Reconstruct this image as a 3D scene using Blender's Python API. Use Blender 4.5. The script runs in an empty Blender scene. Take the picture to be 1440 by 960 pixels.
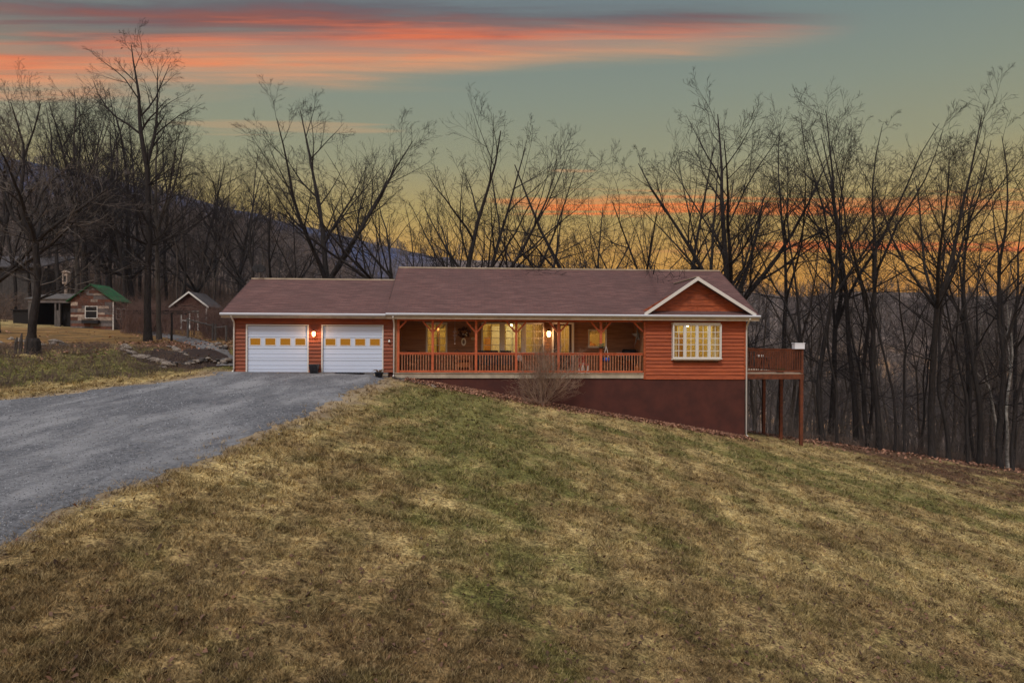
import bpy, math, random
import numpy as np
from mathutils import Vector, Matrix
R = math.radians
scn = bpy.context.scene
C = scn.collection
CAMZ = 1.48
# ------------------------------------------------------------------ camera
cd = bpy.data.cameras.new('camera'); cam = bpy.data.objects.new('camera', cd); C.objects.link(cam)
cd.lens = 24; cd.sensor_width = 36; cd.clip_end = 5000; cd.clip_start = .1
cam.matrix_world = Matrix.Translation((0, 0, CAMZ)) @ Matrix.Rotation(R(90), 4, 'X') @ Matrix.Rotation(R(.25), 4, 'Z')
scn.camera = cam
scn.view_settings.view_transform = 'Standard'; scn.view_settings.look = 'None'
scn.view_settings.gamma = 1; scn.view_settings.exposure = 0; scn.view_settings.use_curve_mapping = False
try:
    scn.cycles.max_bounces = 6; scn.cycles.transparent_max_bounces = 12; scn.cycles.sample_clamp_indirect = 3
except Exception: pass

def lin(r, g, b):
    f = lambda c: (c/255/12.92) if c/255 <= .04045 else ((c/255+.055)/1.055)**2.4
    return (f(r), f(g), f(b), 1)

class NT:
    """small node-tree writer"""
    def __init__(s, nt): s.nt = nt; s.nodes = nt.nodes; s.links = nt.links
    def n(s, t, **kw):
        x = s.nodes.new(t)
        for k, v in kw.items(): setattr(x, k, v)
        return x
    def l(s, a, b): s.links.new(a, b)
    def setin(s, sock, v):
        if isinstance(v, bpy.types.NodeSocket): s.l(v, sock)
        elif isinstance(v, (tuple, list)) and len(v) == 3 and sock.type == 'RGBA': sock.default_value = (*v, 1)
        else: sock.default_value = v
    def m(s, op, a, b=0.0, c=0.0, clamp=False):
        x = s.n('ShaderNodeMath', operation=op, use_clamp=clamp)
        s.setin(x.inputs[0], a); s.setin(x.inputs[1], b); s.setin(x.inputs[2], c)
        return x.outputs[0]
    def mix(s, f, a, b, bt='MIX'):
        x = s.n('ShaderNodeMix', data_type='RGBA', blend_type=bt)
        s.setin(x.inputs[0], f); s.setin(x.inputs[6], a); s.setin(x.inputs[7], b)
        return x.outputs[2]
    def ss(s, v, a, b, lo=0., hi=1.):
        x = s.n('ShaderNodeMapRange', interpolation_type='SMOOTHSTEP')
        s.setin(x.inputs[0], v); s.setin(x.inputs[1], a); s.setin(x.inputs[2], b); s.setin(x.inputs[3], lo); s.setin(x.inputs[4], hi)
        return x.outputs[0]
    def noise(s, vec, sc, det=3, rough=.55, dist=0.):
        x = s.n('ShaderNodeTexNoise'); x.inputs['Scale'].default_value = sc; x.inputs['Detail'].default_value = det
        x.inputs['Roughness'].default_value = rough; x.inputs['Distortion'].default_value = dist
        if vec is not None: s.l(vec, x.inputs['Vector'])
        return x.outputs[0]
    def mapping(s, vec, sc=(1, 1, 1), loc=(0, 0, 0), rot=(0, 0, 0)):
        x = s.n('ShaderNodeMapping'); x.inputs['Scale'].default_value = sc; x.inputs['Location'].default_value = loc
        x.inputs['Rotation'].default_value = rot
        s.l(vec, x.inputs['Vector']); return x.outputs[0]
    def ramp(s, f, stops):
        x = s.n('ShaderNodeValToRGB'); e = x.color_ramp.elements
        while len(e) < len(stops): e.new(.5)
        for i, (p, c) in enumerate(stops): e[i].position = p; e[i].color = c
        s.l(f, x.inputs[0]); return x.outputs[0]

# ------------------------------------------------------------------ world: dusk sky with lit cloud streaks
world = bpy.data.worlds.new('World'); scn.world = world; world.use_nodes = True
w = NT(world.node_tree); w.nodes.clear()
SUN_EL, SUN_AZ = 50, 200     # compass-like: direction the light comes from (behind and left of the camera)
tc = w.n('ShaderNodeTexCoord').outputs['Generated']
sep = w.n('ShaderNodeSeparateXYZ'); w.l(tc, sep.inputs[0])
dx, dy, dz = sep.outputs
zc = w.m('MAXIMUM', dz, .02)
Px = w.m('DIVIDE', dx, zc); Py = w.m('DIVIDE', dy, zc)
grad = w.ramp(dz, [(0, lin(222, 140, 48)), (.06, lin(222, 152, 56)), (.12, lin(206, 155, 72)), (.18, lin(180, 157, 92)),
                   (.25, lin(150, 150, 118)), (.33, lin(134, 144, 128)), (.42, lin(118, 134, 132)), (.47, lin(108, 122, 132)), (.56, lin(120, 132, 142))])
comb = w.n('ShaderNodeCombineXYZ'); w.l(Px, comb.inputs[0]); w.l(Py, comb.inputs[1]); P = comb.outputs[0]
n1 = w.noise(w.mapping(P, (.8, 4.5, 1), rot=(0, 0, R(-4))), 1.0, 6, .6, .4)
n2 = w.noise(w.mapping(P, (.6, 8., 1), (3, 1, 0), rot=(0, 0, R(-3))), 1.0, 6, .62, .6)
n3 = w.noise(w.mapping(P, (.35, 1.6, 1), (7, 2, 0)), 1.0, 4, .6, .3)
sky = grad
# big upper streak
cen = w.m('MULTIPLY_ADD', Px, -.085, 2.27)
hw = w.m('MULTIPLY_ADD', Px, -.085, .17)
hw = w.m('MAXIMUM', hw, .03)
t = w.m('DIVIDE', w.m('SUBTRACT', Py, cen), hw)
t = w.m('ADD', t, w.m('MULTIPLY', w.m('SUBTRACT', n1, .5), 2.6))
tn = w.m('MULTIPLY_ADD', t, .25, .5)
ccol = w.ramp(tn, [(.05, lin(104, 108, 116)), (.20, lin(98, 88, 96)), (.33, lin(140, 84, 76)), (.43, lin(222, 108, 66)), (.54, lin(242, 136, 84)), (.66, lin(220, 154, 112)), (.9, lin(164, 150, 124))])
al = w.m('MULTIPLY', w.ss(t, -2.0, -.8), w.ss(t, 2.2, .7))
al = w.m('MULTIPLY', al, w.ss(Px, 1.15, .55))
al = w.m('MULTIPLY', al, w.ss(w.m('ADD', n3, w.m('MULTIPLY', n2, .9)), .66, 1.05, .3, 1))
sky = w.mix(w.m('MULTIPLY', al, .96), sky, ccol)
front = w.ss(dy, 0., .2)
def band(sky, c0, hw, x0, x1, soft, colr, thr=.44, amt=.9, tilt=0., nn=None):
    nn = nn or n2
    c = w.m('MULTIPLY_ADD', Px, tilt, c0)
    d = w.m('ABSOLUTE', w.m('DIVIDE', w.m('SUBTRACT', Py, c), hw))
    prof = w.ss(d, 1.0, 0.15)
    msk = w.m('MULTIPLY', prof, w.m('MULTIPLY', w.ss(Px, x0, x0+soft), w.ss(Px, x1, x1-soft)))
    v = w.m('ADD', w.m('MULTIPLY_ADD', nn, 1.9, -.45), w.m('MULTIPLY', w.m('SUBTRACT', msk, 1.), .75))
    a = w.ss(v, thr-.18, thr+.22)
    return w.mix(w.m('MULTIPLY', a, amt), sky, colr)
n4 = w.noise(w.mapping(P, (.7, 5.5, 1), (3, 5, 0), rot=(0, 0, R(-2))), 1.0, 6, .62, .8)
sky = band(sky, 3.2, .22, -1.9, -.3, .6, lin(186, 156, 118), .3, .6)
sky = band(sky, 4.0, .10, .1, .62, .2, lin(205, 160, 115), .42, .7)
sky = band(sky, 5.0, .9, -.6, 5.8, .8, lin(230, 144, 76), .42, .85, -.04, n4)
sky = band(sky, 5.15, .5, -.25, 3.6, .6, lin(250, 132, 56), .40, .95, .0, n2)
sky = band(sky, 7.0, .8, 1.6, 9, 1.4, lin(244, 122, 56), .36, .95, .02, n4)
sky = band(sky, 7.6, .5, .3, 3, .6, lin(200, 140, 80), .44, .6, .0, n4)
# the part of the sky that is high up or behind the camera is a plain bright overcast dusk sky, mixed with a physical one
nish = w.n('ShaderNodeTexSky', sky_type='NISHITA', sun_disc=False); nish.sun_elevation = R(SUN_EL); nish.sun_rotation = R(SUN_AZ)
nb = w.mix(1., nish.outputs[0], (.06, .06, .06), 'MULTIPLY')
over = w.mix(.6, nb, (1.02, 1.0, 1.05))
hi = w.ss(dz, .50, .80)
back = w.m('MULTIPLY', w.ss(dy, .05, -.5), w.ss(dz, .12, .45))
sky = w.mix(w.m('MAXIMUM', hi, back), sky, over)
bg = w.n('ShaderNodeBackground'); w.l(sky, bg.inputs[0]); bg.inputs[1].default_value = 1.0
wo = w.n('ShaderNodeOutputWorld'); w.l(bg.outputs[0], wo.inputs[0])
# ------------------------------------------------------------------ sun: soft, from behind the camera
sd = bpy.data.lights.new('sun', 'SUN'); sun = bpy.data.objects.new('sun', sd); C.objects.link(sun)
sd.energy = 1.75; sd.angle = R(10); sd.color = (1, .93, .85)
az = R(SUN_AZ); el = R(SUN_EL)
to_sun = Vector((math.sin(az)*math.cos(el), math.cos(az)*math.cos(el), math.sin(el)))
sun.rotation_euler = to_sun.to_track_quat('Z', 'Y').to_euler()

# ------------------------------------------------------------------ materials
M = {}
def mat(name, col, rough=.7, var=.0, vscale=6., col2=None, bump=0., bscale=30., metal=0., stretch=(1, 1, 1), island=0., spec=.3):
    m_ = bpy.data.materials.new(name); m_.use_nodes = True; t = NT(m_.node_tree)
    b = t.nodes['Principled BSDF']; b.inputs['Roughness'].default_value = rough; b.inputs['Metallic'].default_value = metal
    b.inputs['Specular IOR Level'].default_value = spec
    co = t.n('ShaderNodeTexCoord').outputs['Object']; co = t.mapping(co, stretch)
    c = None
    if col2 is not None:
        c = t.mix(t.ss(t.noise(co, vscale, 5, .6), .35, .65), col, col2)
    if var or island:
        c0 = c if c is not None else None
        hsv = t.n('ShaderNodeHueSaturation')
        if c0 is not None: t.l(c0, hsv.inputs['Color'])
        else: hsv.inputs['Color'].default_value = (*col, 1)
        v = t.m('MULTIPLY_ADD', t.noise(co, vscale*2.3, 5, .65), 2*var, 1-var)
        if island:
            g = t.n('ShaderNodeNewGeometry')
            v = t.m('MULTIPLY', v, t.m('MULTIPLY_ADD', g.outputs['Random Per Island'], 2*island, 1-island))
        t.l(v, hsv.inputs['Value']); c = hsv.outputs[0]
    if c is not None: t.l(c, b.inputs['Base Color'])
    else: b.inputs['Base Color'].default_value = (*col, 1)
    if bump:
        bp = t.n('ShaderNodeBump'); bp.inputs['Strength'].default_value = bump; bp.inputs['Distance'].default_value = .02
        t.l(t.noise(co, bscale, 5, .6), bp.inputs['Height']); t.l(bp.outputs[0], b.inputs['Normal'])
    M[name] = m_; return m_
def emis(name, col, strength):
    m_ = bpy.data.materials.new(name); m_.use_nodes = True; t = NT(m_.node_tree); b = t.nodes['Principled BSDF']
    b.inputs['Base Color'].default_value = (*col, 1); b.inputs['Emission Color'].default_value = (*col, 1); b.inputs['Emission Strength'].default_value = strength
    M[name] = m_; return m_
WS = (.25, 6, 6)
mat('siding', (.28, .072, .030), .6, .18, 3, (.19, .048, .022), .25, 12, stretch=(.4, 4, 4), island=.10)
mat('siding_front', (.40, .094, .032), .6, .2, 3, (.28, .062, .023), .25, 12, stretch=(.4, 4, 4), island=.10)  # brighter copy of the siding: the right block's stronger light put into its colour
mat('siding_gable', (.36, .085, .03), .6, .2, 3, (.22, .05, .018), .3, 14, stretch=(1, 3, 4), island=.14)
mat('siding_porch', (.32, .165, .085), .65, .18, 3, (.23, .115, .06), .2, 12, stretch=(.4, 4, 4), island=.1)
mat('stain', (.56, .14, .058), .55, .15, 6, (.44, .10, .042), .15, 20)
mat('stain_light', (.52, .24, .13), .55, .15, 6, (.36, .12, .06))
mat('deck_wood', (.17, .05, .022), .65, .25, 5, (.10, .032, .016), .2, 20)
mat('deck_board', (.50, .40, .30), .7, .2, 5, (.38, .3, .23))
mat('foundation', (.088, .027, .020), .8, .25, 1.2, (.062, .020, .016), .2, 25)
mat('white_trim', (.66, .65, .63), .5, .05, 2)
mat('beige_trim', (.5, .42, .32), .6, .1, 3, (.38, .32, .24))
mat('porch_edge', (.48, .42, .33), .6, .12, 2, (.34, .3, .24))
mat('gutter', (.55, .58, .64), .4, .06, 2)
mat('garage_white', (.56, .65, .82), .45, .03, 2)
mat('dark_line', (.02, .02, .022), .6)
mat('black_metal', (.010, .010, .012), .65, .1, 4, bump=.05)
mat('black_plastic', (.018, .022, .03), .35, .1, 5)
mat('grey_metal', (.3, .3, .31), .4, .1, 5)
mat('cream_wall', (.62, .53, .30), .8, .08, 2)
mat('curtain', (.75, .72, .55), .8, .1, 5)
mat('brown_wood', (.18, .075, .03), .6, .2, 6, (.1, .04, .018))
mat('door_dark', (.055, .025, .02), .5, .1, 3)
mat('blue_cloth', (.05, .17, .75), .85, .2, 8, (.02, .045, .2))
mat('red_cloth', (.35, .02, .02), .8, .15, 8)
mat('orange_wood', (.42, .15, .045), .6, .2, 8, (.3, .1, .03))
mat('white_paint', (.7, .69, .66), .6, .1, 6)
mat('green_roof', (.018, .105, .035), .6, .3, 2, (.012, .06, .022))
mat('dark_roof', (.06, .055, .06), .8, .2, 3, (.09, .08, .085))
mat('grey_wood', (.13, .12, .115), .85, .25, 5, (.08, .072, .07), .3, 20, stretch=(4, 4, .6), island=.15)
mat('barn_wood', (.085, .078, .075), .85, .25, 4, (.055, .05, .048), .3, 20, island=.2)
mat('shed_red', (.085, .036, .026), .8, .25, 4, (.06, .026, .018), .3, 15, island=.25)
mat('patch_red', (.15, .06, .038), .8, .3, 6, (.09, .042, .03), .3, 15, island=.3)
mat('patch_pale', (.36, .29, .24), .8, .3, 6, (.22, .17, .14), .3, 15, island=.35)
mat('patch_grey', (.15, .13, .13), .8, .3, 6, (.1, .09, .09), .3, 15, island=.3)
mat('shade_inside', (.015, .013, .013), .9)
mat('plant_green', (.05, .09, .025), .7, .3, 9, (.09, .07, .03))
mat('dry_plant', (.17, .1, .05), .8, .3, 9, (.1, .06, .03))
mat('stone', (.30, .26, .22), .85, .3, 5, (.18, .15, .13), .5, 12)
mat('dark_stone', (.09, .08, .078), .85, .3, 5, (.05, .045, .045), .5, 12)
mat('bark', (.034, .028, .026), .9, .3, 5, (.015, .013, .013), .6, 9, stretch=(3, 3, .7))
mat('bark_grey', (.085, .074, .066), .9, .3, 5, (.055, .048, .043), .6, 9, stretch=(3, 3, .7))
mat('bark_pale', (.38, .37, .35), .85, .25, 4, (.14, .13, .12), .4, 9)
mat('twig', (.028, .023, .024), .9, .3, 1.2, (.014, .012, .014))
mat('twig_pale', (.17, .15, .135), .9, .3, 1.5, (.06, .05, .046))
mat('twig_mid', (.13, .107, .092), .9, .3, 1.2, (.075, .06, .055))
mat('bark_mid', (.115, .095, .080), .9, .3, 5, (.06, .05, .045), .6, 9, stretch=(3, 3, .7))
mat('brush', (.19, .13, .10), .9, .3, .8, (.11, .082, .068), island=.4)
mat('shrub_stem', (.36, .25, .18), .85, .3, 1.5, (.2, .13, .095), island=.3)
mat('far_wood', (.18, .142, .125), .95, .3, .03, (.10, .086, .084), island=.35)
emis('lamp_glow', (1, .62, .25), 9)
emis('lamp_red', (1, .42, .16), 12)
emis('bulb', (1, .85, .5), 12)
# glass: clear over lit rooms, mirror-like in the garage door
def glassmat(name, fac, tint, rough=.03):
    m_ = bpy.data.materials.new(name); m_.use_nodes = True; t = NT(m_.node_tree); t.nodes.clear()
    tr = t.n('ShaderNodeBsdfTransparent'); tr.inputs[0].default_value = (*tint, 1)
    gl = t.n('ShaderNodeBsdfGlossy'); gl.inputs['Roughness'].default_value = rough
    mx = t.n('ShaderNodeMixShader'); mx.inputs[0].default_value = fac; t.l(tr.outputs[0], mx.inputs[1]); t.l(gl.outputs[0], mx.inputs[2])
    o = t.n('ShaderNodeOutputMaterial'); t.l(mx.outputs[0], o.inputs[0]); M[name] = m_
glassmat('glass', .12, (.95, .95, .9))
mat('mirror_glass', (.46, .48, .30), .12, metal=1.0, bump=.04, bscale=3)
# roof shingles: brick courses running along u, mesh coordinates are the house's own
m_ = bpy.data.materials.new('shingle'); m_.use_nodes = True; t = NT(m_.node_tree); b = t.nodes['Principled BSDF']; b.inputs['Roughness'].default_value = .95; b.inputs['Specular IOR Level'].default_value = .1
co = t.n('ShaderNodeTexCoord').outputs['Object']
sp = t.n('ShaderNodeSeparateXYZ'); t.l(co, sp.inputs[0]); cb = t.n('ShaderNodeCombineXYZ')
t.l(sp.outputs[0], cb.inputs[0]); t.l(t.m('MULTIPLY', sp.outputs[2], 2.25), cb.inputs[1])
br = t.n('ShaderNodeTexBrick'); t.l(cb.outputs[0], br.inputs[0]); br.inputs['Scale'].default_value = 1.
br.inputs['Brick Width'].default_value = .33; br.inputs['Row Height'].default_value = .145; br.inputs['Mortar Size'].default_value = .012
br.inputs['Color1'].default_value = (.155, .074, .066, 1); br.inputs['Color2'].default_value = (.100, .048, .045, 1); br.inputs['Mortar'].default_value = (.07, .045, .048, 1); br.inputs['Bias'].default_value = .1
st = t.noise(t.mapping(cb.outputs[0], (.55, 6.9, 1)), 1.6, 4, .7)
c = t.mix(t.ss(st, .48, .66, 0, .75), br.outputs[0], (.21, .12, .11))
c = t.mix(t.ss(st, .46, .33, 0, .75), c, (.058, .032, .033))
c = t.mix(t.ss(t.noise(cb.outputs[0], .5, 4, .6), .4, .7, 0, .45), c, (.07, .042, .042))
c = t.mix(t.ss(t.noise(cb.outputs[0], 38, 2, .6), .3, .7, 0, .35), c, (.22, .15, .14))
t.l(c, b.inputs['Base Color'])
bp = t.n('ShaderNodeBump'); bp.inputs['Strength'].default_value = .5; bp.inputs['Distance'].default_value = .01; t.l(br.outputs['Fac'], bp.inputs['Height']); bp.invert = True
t.l(bp.outputs[0], b.inputs['Normal']); M['shingle'] = m_

# ------------------------------------------------------------------ objects and meshes
def tag(o, label=None, cat=None, group=None, kind=None):
    if label: o['label'] = label
    if cat: o['category'] = cat
    if group: o['group'] = group
    if kind: o['kind'] = kind
    return o
def empty(name, loc=(0, 0, 0), rz=0., label=None, cat=None, group=None):
    o = bpy.data.objects.new(name, None); C.objects.link(o); o.location = loc; o.rotation_euler = (0, 0, rz)
    o.empty_display_size = .2
    return tag(o, label, cat, group)
def np_mesh(name, V, F, material, k, smooth=False):
    V = np.asarray(V, dtype=np.float32); F = np.asarray(F, dtype=np.int32)
    me = bpy.data.meshes.new(name); me.vertices.add(len(V)); me.vertices.foreach_set('co', V.ravel())
    me.loops.add(F.size); me.loops.foreach_set('vertex_index', F.ravel())
    me.polygons.add(len(F)); me.polygons.foreach_set('loop_start', np.arange(0, F.size, k, dtype=np.int32))
    if smooth: me.polygons.foreach_set('use_smooth', np.ones(len(F), dtype=bool))
    me.materials.append(material); me.update(calc_edges=True); me.validate(); return me
def np_obj(name, me, parent=None):
    o = bpy.data.objects.new(name, me); C.objects.link(o); o.parent = parent; return o
class MB:
    def __init__(s): s.v = []; s.f = []
    def add(s, vs, fs):
        n = len(s.v); s.v += [tuple(p) for p in vs]; s.f += [tuple(i+n for i in f) for f in fs]; return s
    def box(s, x0, x1, y0, y1, z0, z1):
        return s.add([(x0, y0, z0), (x1, y0, z0), (x1, y1, z0), (x0, y1, z0), (x0, y0, z1), (x1, y0, z1), (x1, y1, z1), (x0, y1, z1)],
                     [(0, 3, 2, 1), (4, 5, 6, 7), (0, 1, 5, 4), (1, 2, 6, 5), (2, 3, 7, 6), (3, 0, 4, 7)])
    def hexa(s, a, b):      # two quads, a lower/front loop and a matching one
        return s.add(list(a)+list(b), [(0, 3, 2, 1), (4, 5, 6, 7), (0, 1, 5, 4), (1, 2, 6, 5), (2, 3, 7, 6), (3, 0, 4, 7)])
    def prism(s, poly, off):   # polygon (list of 3d points) extruded by vector
        n = len(poly); off = Vector(off); a = [Vector(p) for p in poly]; b = [p+off for p in a]
        return s.add(a+b, [tuple(range(n-1, -1, -1)), tuple(range(n, 2*n))]+[(i, (i+1) % n, n+(i+1) % n, n+i) for i in range(n)])
    def bar(s, p, q, w, h=None, up=(0, 0, 1)):
        p = Vector(p); q = Vector(q); h = h or w; d = (q-p).normalized(); sd = d.cross(Vector(up))
        if sd.length < 1e-3: sd = d.cross(Vector((0, 1, 0)))
        sd.normalize(); u = sd.cross(d)
        sd *= w/2; u *= h/2
        return s.hexa([p-sd-u, p+sd-u, p+sd+u, p-sd+u], [q-sd-u, q+sd-u, q+sd+u, q-sd+u])
    def tube(s, pts, rad, k=8):
        pts = [Vector(p) for p in pts]; n = len(pts)
        if not isinstance(rad, (list, tuple)): rad = [rad]*n
        vs = []; ref = Vector((0, 0, 1))
        for i, p in enumerate(pts):
            d = (pts[min(i+1, n-1)]-pts[max(i-1, 0)])
            d = d.normalized() if d.length > 1e-9 else Vector((0, 0, 1))
            a = d.cross(ref)
            if a.length < .05: a = d.cross(Vector((0, 1, .01)))
            a.normalize(); b_ = d.cross(a)
            vs += [p+(a*math.cos(2*math.pi*j/k)+b_*math.sin(2*math.pi*j/k))*rad[i] for j in range(k)]
        fs = [(i*k+j, i*k+(j+1) % k, (i+1)*k+(j+1) % k, (i+1)*k+j) for i in range(n-1) for j in range(k)]
        fs += [tuple(range(k-1, -1, -1)), tuple((n-1)*k+j for j in range(k))]
        return s.add(vs, fs)
    def lathe(s, c, prof, k=14):
        c = Vector(c); vs = []
        for (r, z) in prof: vs += [(c.x+r*math.cos(2*math.pi*j/k), c.y+r*math.sin(2*math.pi*j/k), c.z+z) for j in range(k)]
        n = len(prof)
        fs = [(i*k+j, i*k+(j+1) % k, (i+1)*k+(j+1) % k, (i+1)*k+j) for i in range(n-1) for j in range(k)]
        fs += [tuple(range(k-1, -1, -1)), tuple((n-1)*k+j for j in range(k))]
        return s.add(vs, fs)
    def blob(s, c, r, seed=0, sq=(1, 1, 1), rough=.25, n=7, k=9):
        rg = random.Random(seed); ph = [rg.uniform(0, 6.28) for _ in range(4)]
        vs = []
        for i in range(n):
            a = math.pi*(i+.001)/(n-1+.002)
            for j in range(k):
                th = 2*math.pi*j/k
                q = 1+rough*(math.sin(2*th+ph[0])*.5+math.sin(3*a+ph[1])*.4+rg.uniform(-.4, .4)*math.sin(a))
                vs.append((c[0]+r*sq[0]*q*math.sin(a)*math.cos(th), c[1]+r*sq[1]*q*math.sin(a)*math.sin(th), c[2]+r*sq[2]*q*math.cos(a)))
        fs = [(i*k+j, (i+1)*k+j, (i+1)*k+(j+1) % k, i*k+(j+1) % k) for i in range(n-1) for j in range(k)]
        return s.add(vs, fs)
    def build(s, name, mt, parent=None, smooth=False, bevel=0.):
        me = bpy.data.meshes.new(name); me.from_pydata(s.v, [], s.f); me.materials.append(M[mt]); me.update()
        if smooth:
            for p in me.polygons: p.use_smooth = True
        o = bpy.data.objects.new(name, me); C.objects.link(o); o.parent = parent
        if bevel:
            bm_ = o.modifiers.new('bevel', 'BEVEL'); bm_.width = bevel; bm_.segments = 2; bm_.limit_method = 'ANGLE'
        return o

# ------------------------------------------------------------------ terrain
def sst(x, a, b):
    t = np.clip((x-a)/(b-a), 0, 1); return t*t*(3-2*t)
def sp_(x, s=.6): return s*np.logaddexp(0, x/s)
CR = np.array([[-3, .25], [-.78, .252], [-.6, .220], [-.5, .196], [-.42, .175], [-.36, .157], [-.3, .144], [-.25, .131], [-.2, .120], [-.135, .112], [-.08, .100], [0, .09], [.15, .084], [.3, .083], [.42, .078], [.5, .086], [.62, .080], [.75, .084], [3, .08]])
def vnoise(X, Y, s, seed=0):
    X = X/s; Y = Y/s; xi = np.floor(X).astype(np.int64); yi = np.floor(Y).astype(np.int64); fx = X-xi; fy = Y-yi
    def h(a, b):
        n = (a*374761393+b*668265263+seed*1442695041) & 0x7fffffff; n = ((n ^ (n >> 13))*1274126177) & 0x7fffffff
        return ((n ^ (n >> 16)) & 0xffff)/65535.
    fx = fx*fx*(3-2*fx); fy = fy*fy*(3-2*fy)
    return (h(xi, yi)*(1-fx)+h(xi+1, yi)*fx)*(1-fy)+(h(xi, yi+1)*(1-fx)+h(xi+1, yi+1)*fx)*fy
def bank_t(X, Y): return ((X+18)*-7+(Y-24)*4.5)/8.32
def H(X, Y):
    X = np.asarray(X, dtype=float); Y = np.asarray(Y, dtype=float)
    z = -.055*sp_(31-Y, .8)
    z = z-.175*sp_(X+6.5, .5)+.045*sp_(X-14, 1.5)+.10*sp_(X-60, 6)
    r = X/np.maximum(Y, 8.)
    wl = 1-sst(r, -.36, -.14)
    t = bank_t(X, Y)
    bank = 1.05*sst(t, -.2, 5.5)+.068*np.clip(t-5, 0, 60)
    far = sst(Y, 44, 62)
    z = z+bank*wl*sst(-X, 6, 12)*1.0
    fall = 13*(1-np.exp(-sp_(Y-39.5, 1.)*.26/13))
    z = z-fall*(1-wl)
    cr = np.interp(r, CR[:, 0], CR[:, 1])
    S = np.clip((Y-60)/420., 0, 1)**1.15
    add = (cr*470+6+(13+5)*(1-wl))*S*np.where(Y > 480, 1, 1)
    z = z+add-np.clip(Y-500, 0, 1e4)*.15*sst(Y, 500, 700)
    rg = sst(Y, 55, 200)
    z = z+rg*((vnoise(X, Y, 60, 1)-.5)*9+(vnoise(X, Y, 22, 2)-.5)*4+(vnoise(X, Y, 9, 3)-.5)*1.5)
    z = z+(vnoise(X, Y, 3.1, 5)-.5)*.07+(vnoise(X, Y, 1.1, 6)-.5)*.03
    z = z+(vnoise(X, Y, .7, 7)-.5)*.22*sst(t, .2, 2)*sst(t, 9, 5)*wl
    return z
def Hs(x, y): return float(H(np.array([x]), np.array([y]))[0])
def g2(px, py):            # where the line of sight through a point of the photograph meets the ground: for reading positions off it
    Y = 6.
    while Y < 150:
        X = (px-720)/960*Y; z = CAMZ+(480+.0044*(px-720)-py)/960*Y
        if z <= Hs(X, Y): return (X, Y)
        Y += .08
    return ((px-720)/960*150, 150)
def at(px, Y): return (px-720)/960*Y
# driveway outline (world): right edge runs towards the camera, left edge sweeps off to the left
_r = sorted((g2(*p)[::-1] for p in ((0, 768), (60, 738), (120, 708), (200, 679), (300, 640), (380, 605), (440, 577), (490, 553)))); _l = sorted((g2(*p)[::-1] for p in ((0, 563), (100, 553), (200, 541), (300, 527))))
def drive_r(Y): return np.interp(Y, [-20]+[q[0] for q in _r]+[29.3, 31.5], [_r[0][1]-14]+[q[1] for q in _r]+[-5.7, -5.8])
def drive_l(Y): return np.interp(Y, [-20, 6, _l[0][0]-8]+[q[0] for q in _l]+[31.0], [-60, -60, -44]+[q[1] for q in _l]+[-13.4])
def jit(Y, s): return (vnoise(Y*0+s*7., Y, 1.3, s)-.5)*.4+(vnoise(Y*0+s*7., Y, .3, s+1)-.5)*.3
def edge_d(X, Y):          # signed distance outside the driveway
    return np.maximum(X-(drive_r(Y)+jit(Y, 3)), np.maximum((drive_l(Y)-X), (Y-31.4)))
# house frame
HO = Vector((-12.8, 31.4, 0)); HA = R(3.3); ca, sa = math.cos(HA), math.sin(HA)
def HW(u, v, z=0.): return Vector((HO.x+u*ca-v*sa, HO.y+u*sa+v*ca, z))
def U(px, v): k = (px-720)/960; return (12.8+sa*v+k*(31.4+ca*v))/(ca-sa*k)
def Zp(px, py, v):
    u = U(px, v); Y = 31.4+u*sa+v*ca; return CAMZ-(py-480-.0044*(px-720))/960*Y
def to_house(X, Y): dx_ = X-HO.x; dy_ = Y-HO.y; return dx_*ca+dy_*sa, -dx_*sa+dy_*ca
def fields(X, Y):
    d = edge_d(X, Y); t = bank_t(X, Y)
    straw = np.exp(-np.clip(d, 0, 99)/(.35+.9*sst(Y, 13, 26)))*(d > -1)
    n = vnoise(X, Y, 2.4, 11)
    green = .95*np.exp(-(((X+2.6)/2.6)**2+((Y-26.5)/4.5)**2))+.8*np.exp(-(((X+.8)/2.5)**2+((Y-19)/5)**2))+.55*np.exp(-(((X-9)/5.)**2+((Y-27.5)/2.2)**2))
    green = green+.6*np.exp(-(((X-13.5)/5)**2+((Y-24)/2.)**2))+.45*np.exp(-(((X+.2)/1.3)**2+((Y-11)/2.5)**2))
    # mowing lines run across the slope
    s_ = X*.82+Y*.57
    green = green+.34*sst(np.sin(s_*2.3+vnoise(X, Y, 4, 9)*4), .1, .9)*sst(X, -4, 2)
    green = green+.75*sst(t, 0, 1.5)*sst(t, 6.5, 3.5)*(X < -10)
    u, v = to_house(X, Y)
    litter = sst(v, -1.7, -.5)*(u > 7.4)*(u < 24.5)*sst(v, 1, .5)
    tl = 36.5+.0*X+(vnoise(X, Y, 3., 21)-.5)*3
    litter = np.maximum(litter, sst(Y-tl, -1.6, 1.2)*(X > 12.5))
    litter = np.maximum(litter, .95*sst(X, 11, 20)*(.35+.65*vnoise(X, Y, 1.2, 31))*sst(Y, 17, 31))
    litter = np.maximum(litter, sst(Y, 50, 56)*(X <= 12.5)); litter = np.maximum(litter, (v > 9.5)*1.*(X > -12)*(X < 13))
    litter = np.maximum(litter, .8*sst(t, 4.5, 6)*sst(t, 9.0, 7.2)*sst(X, -14, -17)*(X < -12)*(.4+.6*n))
    litter = np.maximum(litter, .9*np.exp(-(((X+17.5)/3.2)**2+((Y-37)/4.2)**2))*(X < -13))
    gold = sst(t, 6.8, 8.5)*sst(t, 26, 21)*(X < -13)
    return straw, np.clip(green, 0, 1), np.clip(litter, 0, 1), gold
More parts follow.
